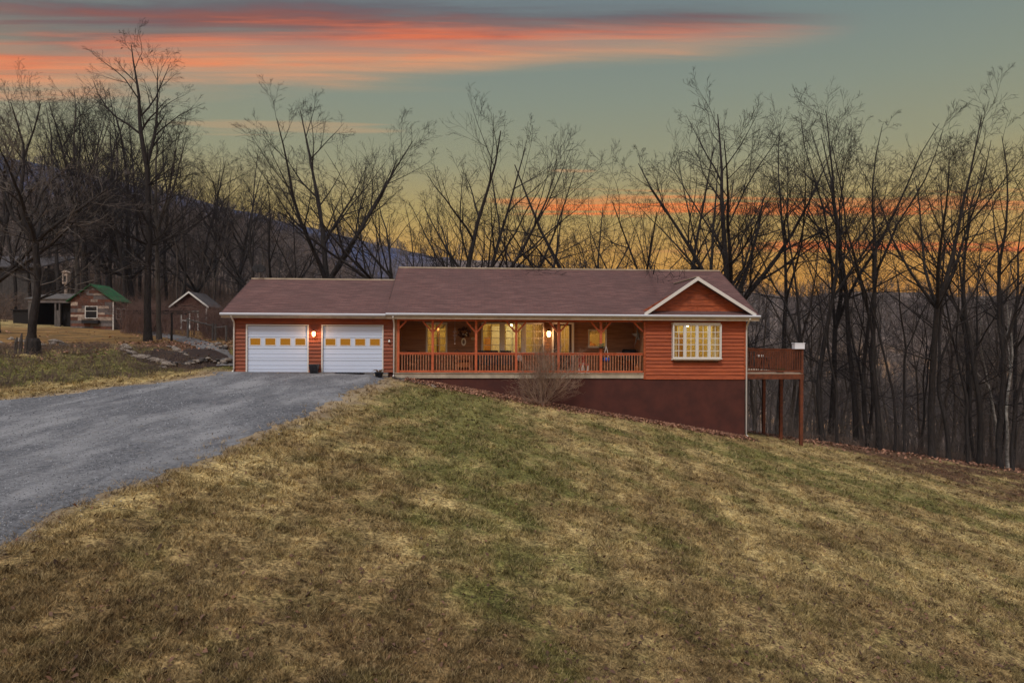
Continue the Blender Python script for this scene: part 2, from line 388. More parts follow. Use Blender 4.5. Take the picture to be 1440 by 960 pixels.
def grow_axis(lo, hi, step, far_lo, far_hi, g=1.09):
    a = list(np.arange(lo, hi+1e-6, step)); s = step; x = a[-1]
    while x < far_hi: s = min(s*g, 12); x += s; a.append(x)
    s = step; x = lo; pre = []
    while x > far_lo: s = min(s*g, 12); x -= s; pre.append(x)
    return np.array(pre[::-1]+a)
def grid_mesh(name, xs, ys, material, dz=0.):
    X, Y = np.meshgrid(xs, ys); Z = H(X, Y)+dz; V = np.stack([X.ravel(), Y.ravel(), Z.ravel()], 1)
    nx = len(xs); ny = len(ys); i, j = np.meshgrid(np.arange(nx-1), np.arange(ny-1)); a = (j*nx+i).ravel()
    F = np.stack([a, a+1, a+nx+1, a+nx], 1); return np_mesh(name, V, F, material, 4, True)
def set_fields(me, X, Y, extra=None):
    for nm, arr in zip(('straw', 'green', 'litter', 'gold'), fields(X, Y)):
        at_ = me.attributes.new(nm, 'FLOAT', 'POINT'); at_.data.foreach_set('value', arr.astype(np.float32))
    if extra is not None:
        at_ = me.attributes.new('rnd', 'FLOAT', 'POINT'); at_.data.foreach_set('value', extra.astype(np.float32))
def sxx(t, pos):
    q = t.n('ShaderNodeSeparateXYZ'); t.l(pos, q.inputs[0])
    return t.m('ADD', t.m('MULTIPLY_ADD', q.outputs[1], -.12, q.outputs[0]), t.m('MULTIPLY', t.noise(pos, .25, 3, .5), 1.6))
def lawn_mat(name, blade):
    m_ = bpy.data.materials.new(name); m_.use_nodes = True; t = NT(m_.node_tree); b = t.nodes['Principled BSDF']; b.inputs['Roughness'].default_value = .95
    b.inputs['Specular IOR Level'].default_value = .15
    pos = t.n('ShaderNodeNewGeometry').outputs['Position']
    A = lambda nm: t.n('ShaderNodeAttribute', attribute_name=nm).outputs['Fac']
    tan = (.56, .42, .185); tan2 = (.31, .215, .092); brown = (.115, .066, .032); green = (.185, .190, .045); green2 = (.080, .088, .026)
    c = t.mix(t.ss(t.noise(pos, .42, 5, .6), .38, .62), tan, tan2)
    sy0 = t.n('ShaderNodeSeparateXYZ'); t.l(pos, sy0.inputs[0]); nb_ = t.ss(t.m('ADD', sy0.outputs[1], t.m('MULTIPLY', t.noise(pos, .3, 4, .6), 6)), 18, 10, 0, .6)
    c = t.mix(nb_, c, (.20, .122, .056))  # vignette put into the grass colour: browner towards the camera
    c = t.mix(t.ss(t.noise(t.mapping(pos, loc=(5, 9, 0)), 1.9, 6, .65), .50, .68, 0, .85), c, brown)
    gn = t.m('ADD', A('green'), t.m('MULTIPLY_ADD', t.noise(t.mapping(pos, loc=(1, 4, 0)), .8, 7, .7), 2.6, -1.12))
    gc = t.mix(t.noise(pos, 5, 4, .6), green, green2)
    c = t.mix(t.ss(gn, .15, 1.0, 0, .82), c, gc)
    hv = t.n('ShaderNodeHueSaturation'); t.l(c, hv.inputs['Color']); t.l(t.m('MULTIPLY', t.ss(t.noise(pos, 17, 5, .75), .36, .64, .35, 1.4), t.ss(t.noise(t.mapping(pos, loc=(2, 2, 0)), 5, 5, .75), .34, .64, .62, 1.25)), hv.inputs['Value']); c = hv.outputs[0]
    c = t.mix(t.m('MULTIPLY', A('gold'), .85), c, t.mix(t.ss(t.noise(pos, .8, 5, .6), .35, .65), (.33, .175, .06), (.17, .10, .045)))
    lit = t.mix(t.ss(t.noise(pos, 7, 5, .7), .4, .6), (.13, .06, .035), (.06, .036, .026))
    c = t.mix(t.ss(t.m('ADD', A('litter'), t.m('MULTIPLY_ADD', t.noise(pos, 2.5, 5, .7), .8, -.4)), .3, .7, 0, .92), c, lit)
    c = t.mix(t.ss(t.m('ADD', A('straw'), t.m('MULTIPLY_ADD', t.noise(pos, 1.7, 5, .7), .9, -.45)), .3, .9, 0, .85), c, (.34, .26, .175))
    ms = t.m('SINE', t.m('MULTIPLY', sxx(t, pos), 4.6))
    hm = t.n('ShaderNodeHueSaturation'); t.l(c, hm.inputs['Color']); t.l(t.m('MULTIPLY_ADD', t.ss(ms, -.7, .7), .24, .87), hm.inputs['Value']); c = hm.outputs[0]
    if blade:
        r = A('rnd')
        c = t.mix(t.ss(r, .55, .9, 0, .6), c, (.52, .40, .21))
        c = t.mix(t.ss(r, .42, .1, 0, .8), c, (.045, .034, .018))
    else:
        hs = t.n('ShaderNodeHueSaturation'); t.l(c, hs.inputs['Color'])
        t.l(t.m('MULTIPLY_ADD', t.noise(pos, 16, 6, .75), 1.3, .3), hs.inputs['Value']); c = hs.outputs[0]
        # wooded hillside far off: leafless grey-brown, blue haze painted into the left hills
        sy = t.n('ShaderNodeSeparateXYZ'); t.l(pos, sy.inputs[0])
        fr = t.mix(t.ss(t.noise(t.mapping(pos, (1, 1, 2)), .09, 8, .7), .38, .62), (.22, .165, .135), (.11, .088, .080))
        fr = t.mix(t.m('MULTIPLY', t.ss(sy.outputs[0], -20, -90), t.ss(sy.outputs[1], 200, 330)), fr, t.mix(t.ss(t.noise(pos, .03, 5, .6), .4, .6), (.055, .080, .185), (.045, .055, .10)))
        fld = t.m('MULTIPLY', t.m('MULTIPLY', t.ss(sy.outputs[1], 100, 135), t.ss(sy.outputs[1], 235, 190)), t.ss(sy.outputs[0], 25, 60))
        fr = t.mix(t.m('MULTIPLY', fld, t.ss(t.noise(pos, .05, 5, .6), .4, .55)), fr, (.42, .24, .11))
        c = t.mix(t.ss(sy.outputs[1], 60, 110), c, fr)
        bp = t.n('ShaderNodeBump'); bp.inputs['Strength'].default_value = .8; bp.inputs['Distance'].default_value = .05
        t.l(t.noise(pos, 11, 6, .75), bp.inputs['Height']); t.l(bp.outputs[0], b.inputs['Normal'])
    t.l(c, b.inputs['Base Color']); M[name] = m_; return m_
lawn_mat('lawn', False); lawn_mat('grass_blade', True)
xs = grow_axis(-34, 31, .33, -560, 560); ys = grow_axis(5, 44, .33, -60, 600)
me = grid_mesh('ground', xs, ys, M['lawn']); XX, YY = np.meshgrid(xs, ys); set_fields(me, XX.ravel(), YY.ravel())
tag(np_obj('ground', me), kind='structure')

# driveway of bluish crushed gravel, laid over the ground
m_ = bpy.data.materials.new('gravel'); m_.use_nodes = True; t = NT(m_.node_tree); b = t.nodes['Principled BSDF']; b.inputs['Roughness'].default_value = .9
pos = t.n('ShaderNodeNewGeometry').outputs['Position']
c = t.mix(t.ss(t.noise(pos, 9, 9, .85), .36, .64), (.045, .047, .055), (.20, .205, .222))
c = t.mix(t.ss(t.noise(t.mapping(pos, (.8, .25, 1), rot=(0, 0, R(-25))), .9, 6, .65), .42, .66, 0, .6), c, (.34, .34, .35))
c = t.mix(t.ss(t.noise(t.mapping(pos, (1, .4, 1), (4, 4, 0), rot=(0, 0, R(-25))), .8, 6, .7), .5, .72, 0, .75), c, (.06, .062, .075))
c = t.mix(t.ss(t.noise(t.mapping(pos, loc=(8, 2, 0)), 3.5, 6, .75), .58, .7, 0, .5), c, (.24, .19, .13))
t.l(c, b.inputs['Base Color']); bp = t.n('ShaderNodeBump'); bp.inputs['Strength'].default_value = .7; bp.inputs['Distance'].default_value = .03
t.l(t.noise(pos, 20, 6, .8), bp.inputs['Height']); t.l(bp.outputs[0], b.inputs['Normal']); M['gravel'] = m_
ys = np.concatenate([np.arange(-20, 4, 1.), np.arange(4, 31.45, .15), [31.39]]); NXD = 90
Yg = np.repeat(ys[:, None], NXD, 1); lr = drive_l(ys)+jit(ys, 5)*1.3; rr = drive_r(ys)+jit(ys, 3)
s01 = 1-(1-np.linspace(0, 1, NXD))**1.0
Xg = lr[:, None]+(rr-lr)[:, None]*s01[None, :]
edge = np.minimum(np.abs(Xg-lr[:, None]), np.abs(Xg-rr[:, None]))
Zg = H(Xg, Yg)+.004+.03*sst(edge, 0, .5)
V = np.stack([Xg.ravel(), Yg.ravel(), Zg.ravel()], 1); i, j = np.meshgrid(np.arange(NXD-1), np.arange(len(ys)-1)); a = (j*NXD+i).ravel()
tag(np_obj('driveway', np_mesh('driveway', V, np.stack([a, a+1, a+NXD+1, a+NXD], 1), M['gravel'], 4, True)), kind='structure')
def ribbon(name, pts, widths, material, dz=.04, n=60, kind='structure'):
    pts = np.array(pts, float); tt = np.linspace(0, len(pts)-1, n); cx = np.interp(tt, range(len(pts)), pts[:, 0]); cy = np.interp(tt, range(len(pts)), pts[:, 1])
    k = np.ones(7)/7
    cxp = np.convolve(np.pad(cx, 3, 'edge'), k, 'valid'); cyp = np.convolve(np.pad(cy, 3, 'edge'), k, 'valid')
    w_ = np.interp(tt, range(len(pts)), widths)
    tx = np.gradient(cxp); ty = np.gradient(cyp); L = np.hypot(tx, ty)+1e-9; nx_, ny_ = -ty/L, tx/L
    m2 = 13; s = np.linspace(-.5, .5, m2)
    wj = w_*(1+.25*(vnoise(tt*2, tt*0, 1., 3)-.5))
    X = cxp[:, None]+nx_[:, None]*s[None]*wj[:, None]; Y = cyp[:, None]+ny_[:, None]*s[None]*wj[:, None]
    Z = H(X, Y)+.01+dz*(1-(2*np.abs(s))**4)[None]
    V = np.stack([X.ravel(), Y.ravel(), Z.ravel()], 1); i, j = np.meshgrid(np.arange(m2-1), np.arange(n-1)); a = (j*m2+i).ravel()
    return tag(np_obj(name, np_mesh(name, V, np.stack([a, a+1, a+m2+1, a+m2], 1), material, 4, True)), kind=kind)
mat('path_gravel', (.19, .185, .19), .9, .3, 3, (.13, .125, .125), .5, 20)
mat('mulch', (.05, .032, .027), .95, .4, 6, (.03, .02, .018), .7, 20)
ribbon('path', [g2(322, 517), g2(316, 505), g2(300, 492), g2(275, 481), g2(245, 473), g2(205, 467), g2(180, 465)], [1.6, 1.5, 1.6, 1.8, 1.9, 1.8, 1.8], M['path_gravel'])
ribbon('mulch_bed', [g2(190, 500), g2(225, 503), g2(262, 503), g2(300, 500), g2(322, 503)], [1.5, 3.0, 3.8, 2.6, .8], M['mulch'], .05)
# ================================================================== HOUSE
house = empty('house', HO, HA, 'long low house with orange-red siding, brown roof, white two-door garage and railed porch', 'house')
UB, UL, UR = 7.3, U(905, 0), U(1048, 0)
EZ = 2.74
def siding(mb, u0, u1, z0, z1, v, exp=.172, th=.055, openings=()):
    """lap boards facing -v: each board is a wedge, thick at its lower edge; openings = (ua, ub, za, zb)"""
    z = z0
    while z < z1-1e-4:
        ze = min(z+exp, z1); cuts = sorted({z, ze} | {c_ for o in openings for c_ in (o[2], o[3]) if z < c_ < ze})
        for a, b_ in zip(cuts, cuts[1:]):
            segs = [(u0, u1)]
            for o in openings:
                if o[2] < b_-1e-6 and o[3] > a+1e-6:
                    ns = []
                    for s0, s1 in segs:
                        if o[0] > s0: ns.append((s0, min(s1, o[0])))
                        if o[1] < s1: ns.append((max(s0, o[1]), s1))
                        if o[0] <= s0 and o[1] >= s1: pass
                    segs = [q for q in ns if q[1]-q[0] > .01]
            f = lambda q: th*(1-.85*(q-z)/exp)
            for s0, s1 in segs:
                mb.hexa([(s0, v-f(a), a), (s1, v-f(a), a), (s1, v+.03, a), (s0, v+.03, a)], [(s0, v-f(b_), b_), (s1, v-f(b_), b_), (s1, v+.03, b_), (s0, v+.03, b_)])
        z = ze
D1 = (U(348, 0), U(432.5, 0)); D2 = (U(454, 0), U(537.5, 0)); DT = 2.15
doors = [(D1[0]-.06, D1[1]+.06, -1, DT+.07), (D2[0]-.06, D2[1]+.06, -1, DT+.07)]
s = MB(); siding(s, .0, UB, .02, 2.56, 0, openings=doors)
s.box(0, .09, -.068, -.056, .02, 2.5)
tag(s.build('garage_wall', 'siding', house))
s = MB()   # shell: sides and backs
s.box(.0, .15, .031, 7.6, -.6, 2.6); s.box(.15, UB, 7.45, 7.6, -.6, 2.6)
s.prism([(.08, -.1+.15, 2.6), (.08, 7.55, 2.6), (.08, 3.9, 4.45)], (.1, 0, 0))
s.build('garage_side_wall', 'siding_porch', house)
s = MB(); s.box(-.02, UB, .032, .2, -.9, .02); s.build('garage_footing', 'foundation', house)
# bulge trims at the door jambs, dark slot behind the doors
for (a, b_) in (D1, D2):
    d = MB(); h4 = DT/4
    for k in range(4):
        z0 = .02+k*h4; z1 = .02+(k+1)*h4-.016
        if k == 2:
            wz0, wz1 = 1.27, 1.57
            ww = (b_-a)/4; sl = []
            for q in range(4):
                c_ = a+ww*(q+.5)+(q-1.5)*-.0; sl.append((c_-.225, c_+.225))
            d.box(a, b_, .05, .09, z0, wz0); d.box(a, b_, .05, .09, wz1, z1)
            xs_ = [a]+[e for q in sl for e in q]+[b_]
            for q in range(0, len(xs_), 2): d.box(xs_[q], xs_[q+1], .05, .09, wz0, wz1)
        else:
            d.box(a, b_, .05, .09, z0, z1)
            n = 4; ww = (b_-a)/n
        # pressed ribs
        for zz in (z0+.14, z0+.32):
            if k != 2: d.box(a+.03, b_-.03, .036, .0495, zz, zz+.02)
    dr = d.build('garage_door', 'garage_white', house, bevel=.004)
    f = MB()
    for (p0, p1) in sl:
        f.box(p0-.035, p0, .035, .0495, wz0-.03, wz1+.03); f.box(p1, p1+.035, .035, .0495, wz0-.03, wz1+.03)
        f.box(p0, p1, .035, .0495, wz0-.03, wz0); f.box(p0, p1, .035, .0495, wz1, wz1+.03)
    f.build('window_frame', 'white_trim', dr)
    for (p0, p1) in sl:
        g = MB(); g.box(p0+.001, p1-.001, .062, .07, wz0+.001, wz1-.001); g.build('pane', 'mirror_glass', dr)
    j = MB(); j.box(a-.06, a-.002, -.045, .1, 0, DT+.065); j.box(b_+.002, b_+.06, -.045, .1, 0, DT+.065); j.box(a-.002, b_+.002, -.045, .1, DT+.022, DT+.065)
    j.build('door_jamb', 'white_trim', house)
    t_ = MB(); t_.box(a-.3, b_+.3, -.35, .3, -.3, .012); t_.build('threshold', 'path_gravel', house)

def roof_slab(mb, u0, u1, pts, th=.1):
    # pts: (v, z) eave front, ridge, eave back
    for (a, b_) in ((pts[0], pts[1]), (pts[1], pts[2])):
        mb.hexa([(u0, a[0], a[1]-th), (u1, a[0], a[1]-th), (u1, b_[0], b_[1]-th), (u0, b_[0], b_[1]-th)],
                [(u0, a[0], a[1]), (u1, a[0], a[1]), (u1, b_[0], b_[1]), (u0, b_[0], b_[1])])
RG, RM = 4.66, 5.42
s = MB(); roof_slab(s, -.42, UB-.31, [(-.46, 2.72), (3.9, RG), (8.26, 2.72)]); s.build('garage_roof', 'shingle', house)
mr = MB(); roof_slab(mr, UB-.31, UR+.5, [(-.46, 2.76), (4.9, RM), (10.26, 2.76)]); mroof = mr.build('main_roof', 'shingle', house)
s = MB(); s.box(-.42, UB-.32, 3.8, 4.0, RG-.03, RG+.035); s.build('ridge_cap', 'beige_trim', house)
s = MB(); s.box(UB-.31, UR+.5, 4.8, 5.0, RM-.03, RM+.04); s.build('ridge_cap', 'beige_trim', house)
# rakes
def rake(u, v0, z0, v1, z1, hh=.13, w_=.03):
    r = MB(); r.hexa([(u, v0, z0-hh), (u+w_, v0, z0-hh), (u+w_, v1, z1-hh), (u, v1, z1-hh)], [(u, v0, z0+.01), (u+w_, v0, z0+.01), (u+w_, v1, z1+.01), (u, v1, z1+.01)])
    return r.build('rake_board', 'door_dark', house)
rake(-.452, -.46, 2.72, 3.9, RG); rake(UR+.502, -.46, 2.76, 4.9, RM); rake(UB-.343, 1.2, 3.585, 4.9, RM)
# gutters, with a rounded front
def gutter(u0, u1, z, v=-.46):
    g = MB(); prof = [(0, 0), (-.085, .0), (-.12, -.03), (-.125, -.065), (-.09, -.115), (-.03, -.13), (0, -.13)]
    g.prism([(u0, v+p[0], z+p[1]) for p in prof], (u1-u0, 0, 0)); return g.build('gutter', 'gutter', house)
gutter(-.44, UB-.32, 2.725); gutter(UB-.31, UR+.52, 2.762)
s = MB(); s.box(-.42, UB-.32, -.455, -.425, 2.5, 2.60); s.box(UB-.31, UR+.5, -.455, -.425, 2.5, 2.63); s.build('fascia', 'beige_trim', house)
s = MB(); s.box(-.42, UR+.5, -.425, .0-.035, 2.51, 2.54); s.build('soffit', 'beige_trim', house)
# downspouts with elbows
def downspout(u, zb, name='downspout', zt=2.62):
    d = MB(); d.tube([(u, -.50, zt), (u, -.49, zt-.05), (u, -.12, zt-.30), (u, -.085, zt-.38), (u, -.085, zb+.15), (u, -.10, zb+.08), (u, -.28, zb+.02)], .04, 8)
    d.build(name, 'white_trim', house, smooth=True)
downspout(.04, .02); downspout(UB+.02, -.18); downspout(UR+.03, Hs(*HW(UR, 0)[:2])+.05)
# ---- main walls
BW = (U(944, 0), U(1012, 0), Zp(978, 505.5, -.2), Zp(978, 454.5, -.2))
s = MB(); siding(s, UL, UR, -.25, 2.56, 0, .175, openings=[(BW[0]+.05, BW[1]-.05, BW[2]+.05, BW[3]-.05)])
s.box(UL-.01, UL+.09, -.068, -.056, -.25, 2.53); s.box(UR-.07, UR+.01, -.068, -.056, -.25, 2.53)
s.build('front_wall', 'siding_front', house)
s = MB(); s.box(UL, UL+.12, .031, 1.9, -.25, 2.55); s.build('porch_end_wall', 'siding_porch', house)
PV = 1.9
s = MB(); s.box(UR-.15, UR, .031, 9.8, -.25, 2.6); s.box(UB, UR-.15, 9.65, 9.8, -.25, 2.6)
s.box(UB, UB+.15, PV, 7.5, -.25, 2.6); s.box(UB+.01, UB+.15, .0, PV, -.1, 2.5)
s.prism([(UR-.1, .0, 2.6), (UR-.1, 9.78, 2.6), (UR-.1, 4.9, 5.2)], (.1, 0, 0)); s.prism([(UB, .2, 2.6), (UB, 9.78, 2.6), (UB, 4.9, 5.2)], (.1, 0, 0))
s.build('side_wall', 'siding_porch', house)
s = MB(); s.box(UB+.02, UR-.003, .0, 9.75, -6, -.252); s.build('foundation_wall', 'foundation', house)
s = MB(); s.box(UL, UR+.01, -.045, .0-.002, -.29, -.252); s.build('sill_board', 'stain', house)
# porch wall with openings
W1 = (U(599, PV), U(629, PV), Zp(614, 497.5, PV), Zp(614, 453.5, PV))
W2 = (U(677, PV), U(765, PV), Zp(720, 497.5, PV), Zp(720, 453.5, PV))
DR = (U(776, PV), U(807, PV), .02, Zp(790, 453.5, PV))
W3 = (U(827, PV), U(853, PV), Zp(840, 488.5, PV), Zp(840, 463, PV))
op = [W1, W2, DR, W3]
s = MB(); siding(s, UB+.15, UL+.1, .0, 2.56, PV, .16, .025, openings=[(o[0]+.03, o[1]-.03, o[2]+.03 if o is not DR else -1, o[3]-.03) for o in op])
s.build('porch_wall', 'siding_porch', house)
s = MB()
for k in range(13): s.box(UB+.0, UL+.0, -.03+k*.15, -.03+k*.15+.144, -.10, -.03)
s.build('porch_floor', 'brown_wood', house)
s = MB(); s.box(UB+.05, UL-.005, -.06, -.031, -.245, -.035); s.box(UB+.05, UL-.005, -.10, -.031, -.03, .0); s.build('porch_rim', 'porch_edge', house)
s = MB(); s.box(UB+.0, UL+.0, -.03, PV-.03, 2.545, 2.57); s.build('porch_ceiling', 'brown_wood', house)
s = MB(); s.box(UB+.15, UL-.01, -.0, .12, 2.42, 2.53); s.build('porch_beam', 'stain', house)
posts = [U(608.5, .05), U(669.5, .05), U(726, .05), U(785.5, .05), U(845, .05)]
PW = .115
for pu in posts:
    p = MB(); p.box(pu-PW/2, pu+PW/2, .0, PW, .0, 2.42); po = p.build('porch_post', 'stain', house, bevel=.008)
    for sg in (-1, 1):
        b_ = MB(); b_.bar((pu+sg*.05, PW/2, 1.93), (pu+sg*.46, PW/2, 2.40), .075, .075, up=(0, 1, 0)); b_.build('brace', 'stain', po)
for (pu, sg) in ((UB+.15, 1), (UL-.03, -1)):
    b_ = MB(); b_.bar((pu, PW/2, 1.98), (pu+sg*.42, PW/2, 2.40), .075, .075, up=(0, 1, 0)); b_.build('brace', 'stain', house)
s = MB(); s.box(UB+.15, UB+.26, .0, PW, .0, 2.42); s.build('half_post', 'stain', house)
ends = [UB+.26]+[q for pu in posts for q in (pu-PW/2, pu+PW/2)]+[UL-.02]
def railing(parent, p0, p1, z0, ztop, m_rail, m_bal, gap=.128, nm='railing', bal='baluster_row'):
    """rails as one part, its row of balusters as a sub-part"""
    p0 = Vector(p0); p1 = Vector(p1); L = (p1-p0).length; d = (p1-p0)/L
    r = MB(); e = Vector((0, 0, 1))
    r.bar(p0+e*(ztop-.02), p1+e*(ztop-.02), .10, .04); r.bar(p0+e*(ztop-.075), p1+e*(ztop-.075), .04, .07); r.bar(p0+e*(z0+.045), p1+e*(z0+.045), .04, .09)
    ro = r.build(nm, m_rail, parent)
    n = int(round(L/gap)); b = MB()
    for k in range(1, n):
        q = p0+d*(L*k/n); w_ = .017
        b.box(q.x-w_, q.x+w_, q.y-w_, q.y+w_, z0+.09, ztop-.11) if abs(d.x) > .5 else b.box(q.x-w_, q.x+w_, q.y-w_, q.y+w_, z0+.09, ztop-.11)
    b.build(bal, m_bal, ro); return ro
for k in range(0, len(ends), 2):
    railing(house, (ends[k], PW/2, 0), (ends[k+1], PW/2, 0), .02, .955, 'stain', 'stain_light')

def window(parent, a, b_, z0, z1, v, secs, cols, rows, fw=.055, mull=.075, mt='white_trim', mat_m='white_paint', deep=.09):
    f = MB(); f.box(a, a+fw, v-.05, v+deep, z0, z1); f.box(b_-fw, b_, v-.05, v+deep, z0, z1)
    f.box(a+fw, b_-fw, v-.05, v+deep, z0, z0+fw); f.box(a+fw, b_-fw, v-.05, v+deep, z1-fw, z1); f.box(a-.03, b_+.03, v-.07, v-.051, z0-.02, z0+.02)
    W_ = (b_-a-2*fw-mull*(secs-1))/secs; x = a+fw; fo = None; panes = []; mt_ = MB()
    for k in range(secs):
        if k: f.box(x-mull, x, v-.048, v+deep-.002, z0+fw, z1-fw)
        sash = .03
        f.box(x, x+sash, v-.02, v+.05, z0+fw, z1-fw); f.box(x+W_-sash, x+W_, v-.02, v+.05, z0+fw, z1-fw)
        f.box(x+sash, x+W_-sash, v-.02, v+.05, z0+fw, z0+fw+sash); f.box(x+sash, x+W_-sash, v-.02, v+.05, z1-fw-sash, z1-fw)
        ia, ib, ja, jb = x+sash, x+W_-sash, z0+fw+sash, z1-fw-sash
        for c_ in range(1, cols): q = ia+(ib-ia)*c_/cols; mt_.box(q-.014, q+.014, v-.004, v+.008, ja, jb)
        for r_ in range(1, rows): q = ja+(jb-ja)*r_/rows; mt_.box(ia, ib, v-.0035, v+.0075, q-.014, q+.014)
        panes.append((ia, ib, ja, jb)); x += W_+mull
    fo = f.build('window', mt, parent)
    mt_.build('muntin', mat_m, fo)
    for (ia, ib, ja, jb) in panes: g = MB(); g.box(ia, ib, v+.015, v+.02, ja, jb); g.build('pane', 'glass', fo)
    return fo
window(house, *W1, PV, 1, 3, 4)
window(house, *W2, PV, 3, 2, 4, mull=.2)
W3o = MB()
window(house, *W3, PV, 1, 1, 1, fw=.045)
# front door in its white frame
f = MB(); f.box(DR[0], DR[0]+.09, PV-.07, PV+.1, 0, DR[3]); f.box(DR[1]-.11, DR[1], PV-.07, PV+.1, 0, DR[3]); f.box(DR[0]+.09, DR[1]-.11, PV-.07, PV+.1, DR[3]-.08, DR[3]); f.box(DR[0]+.09, DR[1]-.11, PV-.09, PV+.1, .0, .05)
df = f.build('door_frame', 'white_trim', house)
a, b_ = DR[0]+.09, DR[1]-.11; gz0, gz1 = Zp(790, 496, PV), Zp(790, 458, PV); ga, gb = U(788.5, PV), U(800.5, PV)
d = MB(); d.box(a, ga, PV-.0, PV+.05, .05, DR[3]-.08); d.box(gb, b_, PV-.0, PV+.05, .05, DR[3]-.08); d.box(ga, gb, PV, PV+.05, .05, gz0); d.box(ga, gb, PV, PV+.05, gz1, DR[3]-.08)
do = d.build('front_door', 'door_dark', house)
g = MB(); g.box(ga, gb, PV+.02, PV+.025, gz0, gz1); g.build('door_pane', 'glass', do)
g = MB(); q = (ga+gb)/2-.03; g.box(q-.012, q+.012, PV-.008, PV+.012, gz0, gz1); zz = (gz0+gz1)/2; g.box(ga, gb, PV-.0085, PV+.0115, zz-.012, zz+.012)
g.box(ga, ga+.025, PV-.012, PV-.001, gz0, gz1); g.box(gb-.025, gb, PV-.012, PV-.001, gz0, gz1); g.build('muntin', 'curtain', do)
g = MB(); g.tube([(a+.12, PV-.002, 1.0), (a+.12, PV-.06, 1.0)], .012, 8); g.blob((a+.12, PV-.075, 1.0), .03, 1, rough=0); g.build('door_handle', 'grey_metal', do)
# bow window on the right block: projects on a small base with a curved underside
f = MB(); PR = .22
f.prism([(BW[0]-.03, 0, BW[2]-.03), (BW[1]+.03, 0, BW[2]-.03), (BW[1]-.05, -PR-.03, BW[2]-.03), (BW[0]+.05, -PR-.03, BW[2]-.03)], (0, 0, .07))
f.prism([(BW[0]-.03, 0, BW[3]-.04), (BW[1]+.03, 0, BW[3]-.04), (BW[1]-.05, -PR-.03, BW[3]-.04), (BW[0]+.05, -PR-.03, BW[3]-.04)], (0, 0, .07))
f.box(BW[0], BW[0]+.05, -PR, -.034, BW[2]+.04, BW[3]-.04); f.box(BW[1]-.05, BW[1], -PR, -.034, BW[2]+.04, BW[3]-.04)
f.build('bow_window_box', 'white_trim', house)
window(house, BW[0]+.0, BW[1]-.0, BW[2]+.04, BW[3]-.04, -PR, 4, 2, 5, fw=.05, mull=.09, deep=.05)
s = MB(); s.prism([(BW[0]+.1, -.035, BW[2]-.03), (BW[0]+.1, -PR+.02, BW[2]-.035), (BW[0]+.1, -.035, BW[2]-.16)], (BW[1]-BW[0]-.2, 0, 0)); s.build('bow_window_base', 'brown_wood', house)
# rooms seen through the glass
def room(a, b_, z0, z1, v, dep, watts, bits, lampx=None, wall='cream_wall', tint=(1, .80, .36)):
    r = MB(); e = .03
    r.box(a-e, a, v, v+dep, z0-e, z1+e); r.box(b_, b_+e, v, v+dep, z0-e, z1+e); r.box(a-e, b_+e, v+dep, v+dep+e, z0-e, z1+e)
    r.box(a, b_, v, v+dep, z0-e, z0); r.box(a, b_, v, v+dep, z1, z1+e)
    ro = r.build('room_interior', wall, house)
    for (kind, mt) in bits:
        m2 = MB(); kind(m2); m2.build('furnishing', mt, ro)
    lx = lampx if lampx is not None else (a+b_)/2
    l = MB(); l.blob((lx, v+dep*.45, z1-.18), .07, 3, rough=0.); lo = l.build('ceiling_lamp', 'bulb', ro, smooth=True)
    ld = bpy.data.lights.new('room_light', 'POINT'); ld.energy = watts; ld.color = tint; ld.shadow_soft_size = .12
    L = bpy.data.objects.new('room_light', ld); C.objects.link(L); L.parent = ro; L.location = (lx, v+dep*.45, z1-.33)
def curtain(mb, x0, x1, v, z0, z1, n=26, amp=.035):
    pts = []
    for k in range(n+1): q = k/n; pts.append((x0+(x1-x0)*q, v+amp*math.sin(q*n*1.25)))
    vs = [(p[0], p[1], z0) for p in pts]+[(p[0], p[1], z1) for p in pts]+[(p[0], p[1]+.01, z0) for p in pts]+[(p[0], p[1]+.01, z1) for p in pts]
    m_ = n+1; mb.add(vs, [(k, k+1, m_+k+1, m_+k) for k in range(n)]+[(2*m_+k, 3*m_+k, 3*m_+k+1, 2*m_+k+1) for k in range(n)])
w = W1
room(w[0]-.4, w[1]+.4, .1, 2.5, PV+.14, 2.2, 26, [
    (lambda m2: (m2.box(W1[0]+.48, W1[0]+.60, PV+1.2, PV+1.3, .1, 2.2)), 'brown_wood'),
    (lambda m2: (curtain(m2, W1[0]-.02, W1[1]+.02, PV+.18, W1[3]-.28, W1[3]+.05)), 'curtain')])
w = W2
room(w[0]-.25, w[1]+.25, .1, 2.5, PV+.14, 2.8, 48, [
    (lambda m2: curtain(m2, W2[1]-.58, W2[1]-.02, PV+.2, .4, 2.45), 'curtain'),
    (lambda m2: (m2.box(W2[0]+1.7, W2[0]+2.5, PV+1.5, PV+1.9, .75, .80), m2.box(W2[0]+1.75, W2[0]+1.8, PV+1.5, PV+1.55, .1, .75), m2.box(W2[0]+2.4, W2[0]+2.45, PV+1.5, PV+1.55, .1, .75), m2.box(W2[0]+2.0, W2[0]+2.3, PV+1.7, PV+1.8, .8, 1.15)), 'brown_wood'),
    (lambda m2: (m2.box(W2[0]+.55, W2[0]+1.15, PV+2.7, PV+2.75, .9, 2.3), m2.box(W2[0]+1.35, W2[0]+2.0, PV+2.7, PV+2.75, .9, 2.3)), 'white_paint'),
    (lambda m2: (m2.box(W2[0]+.2, W2[0]+.5, PV+2.2, PV+2.6, .1, 1.7)), 'orange_wood')])
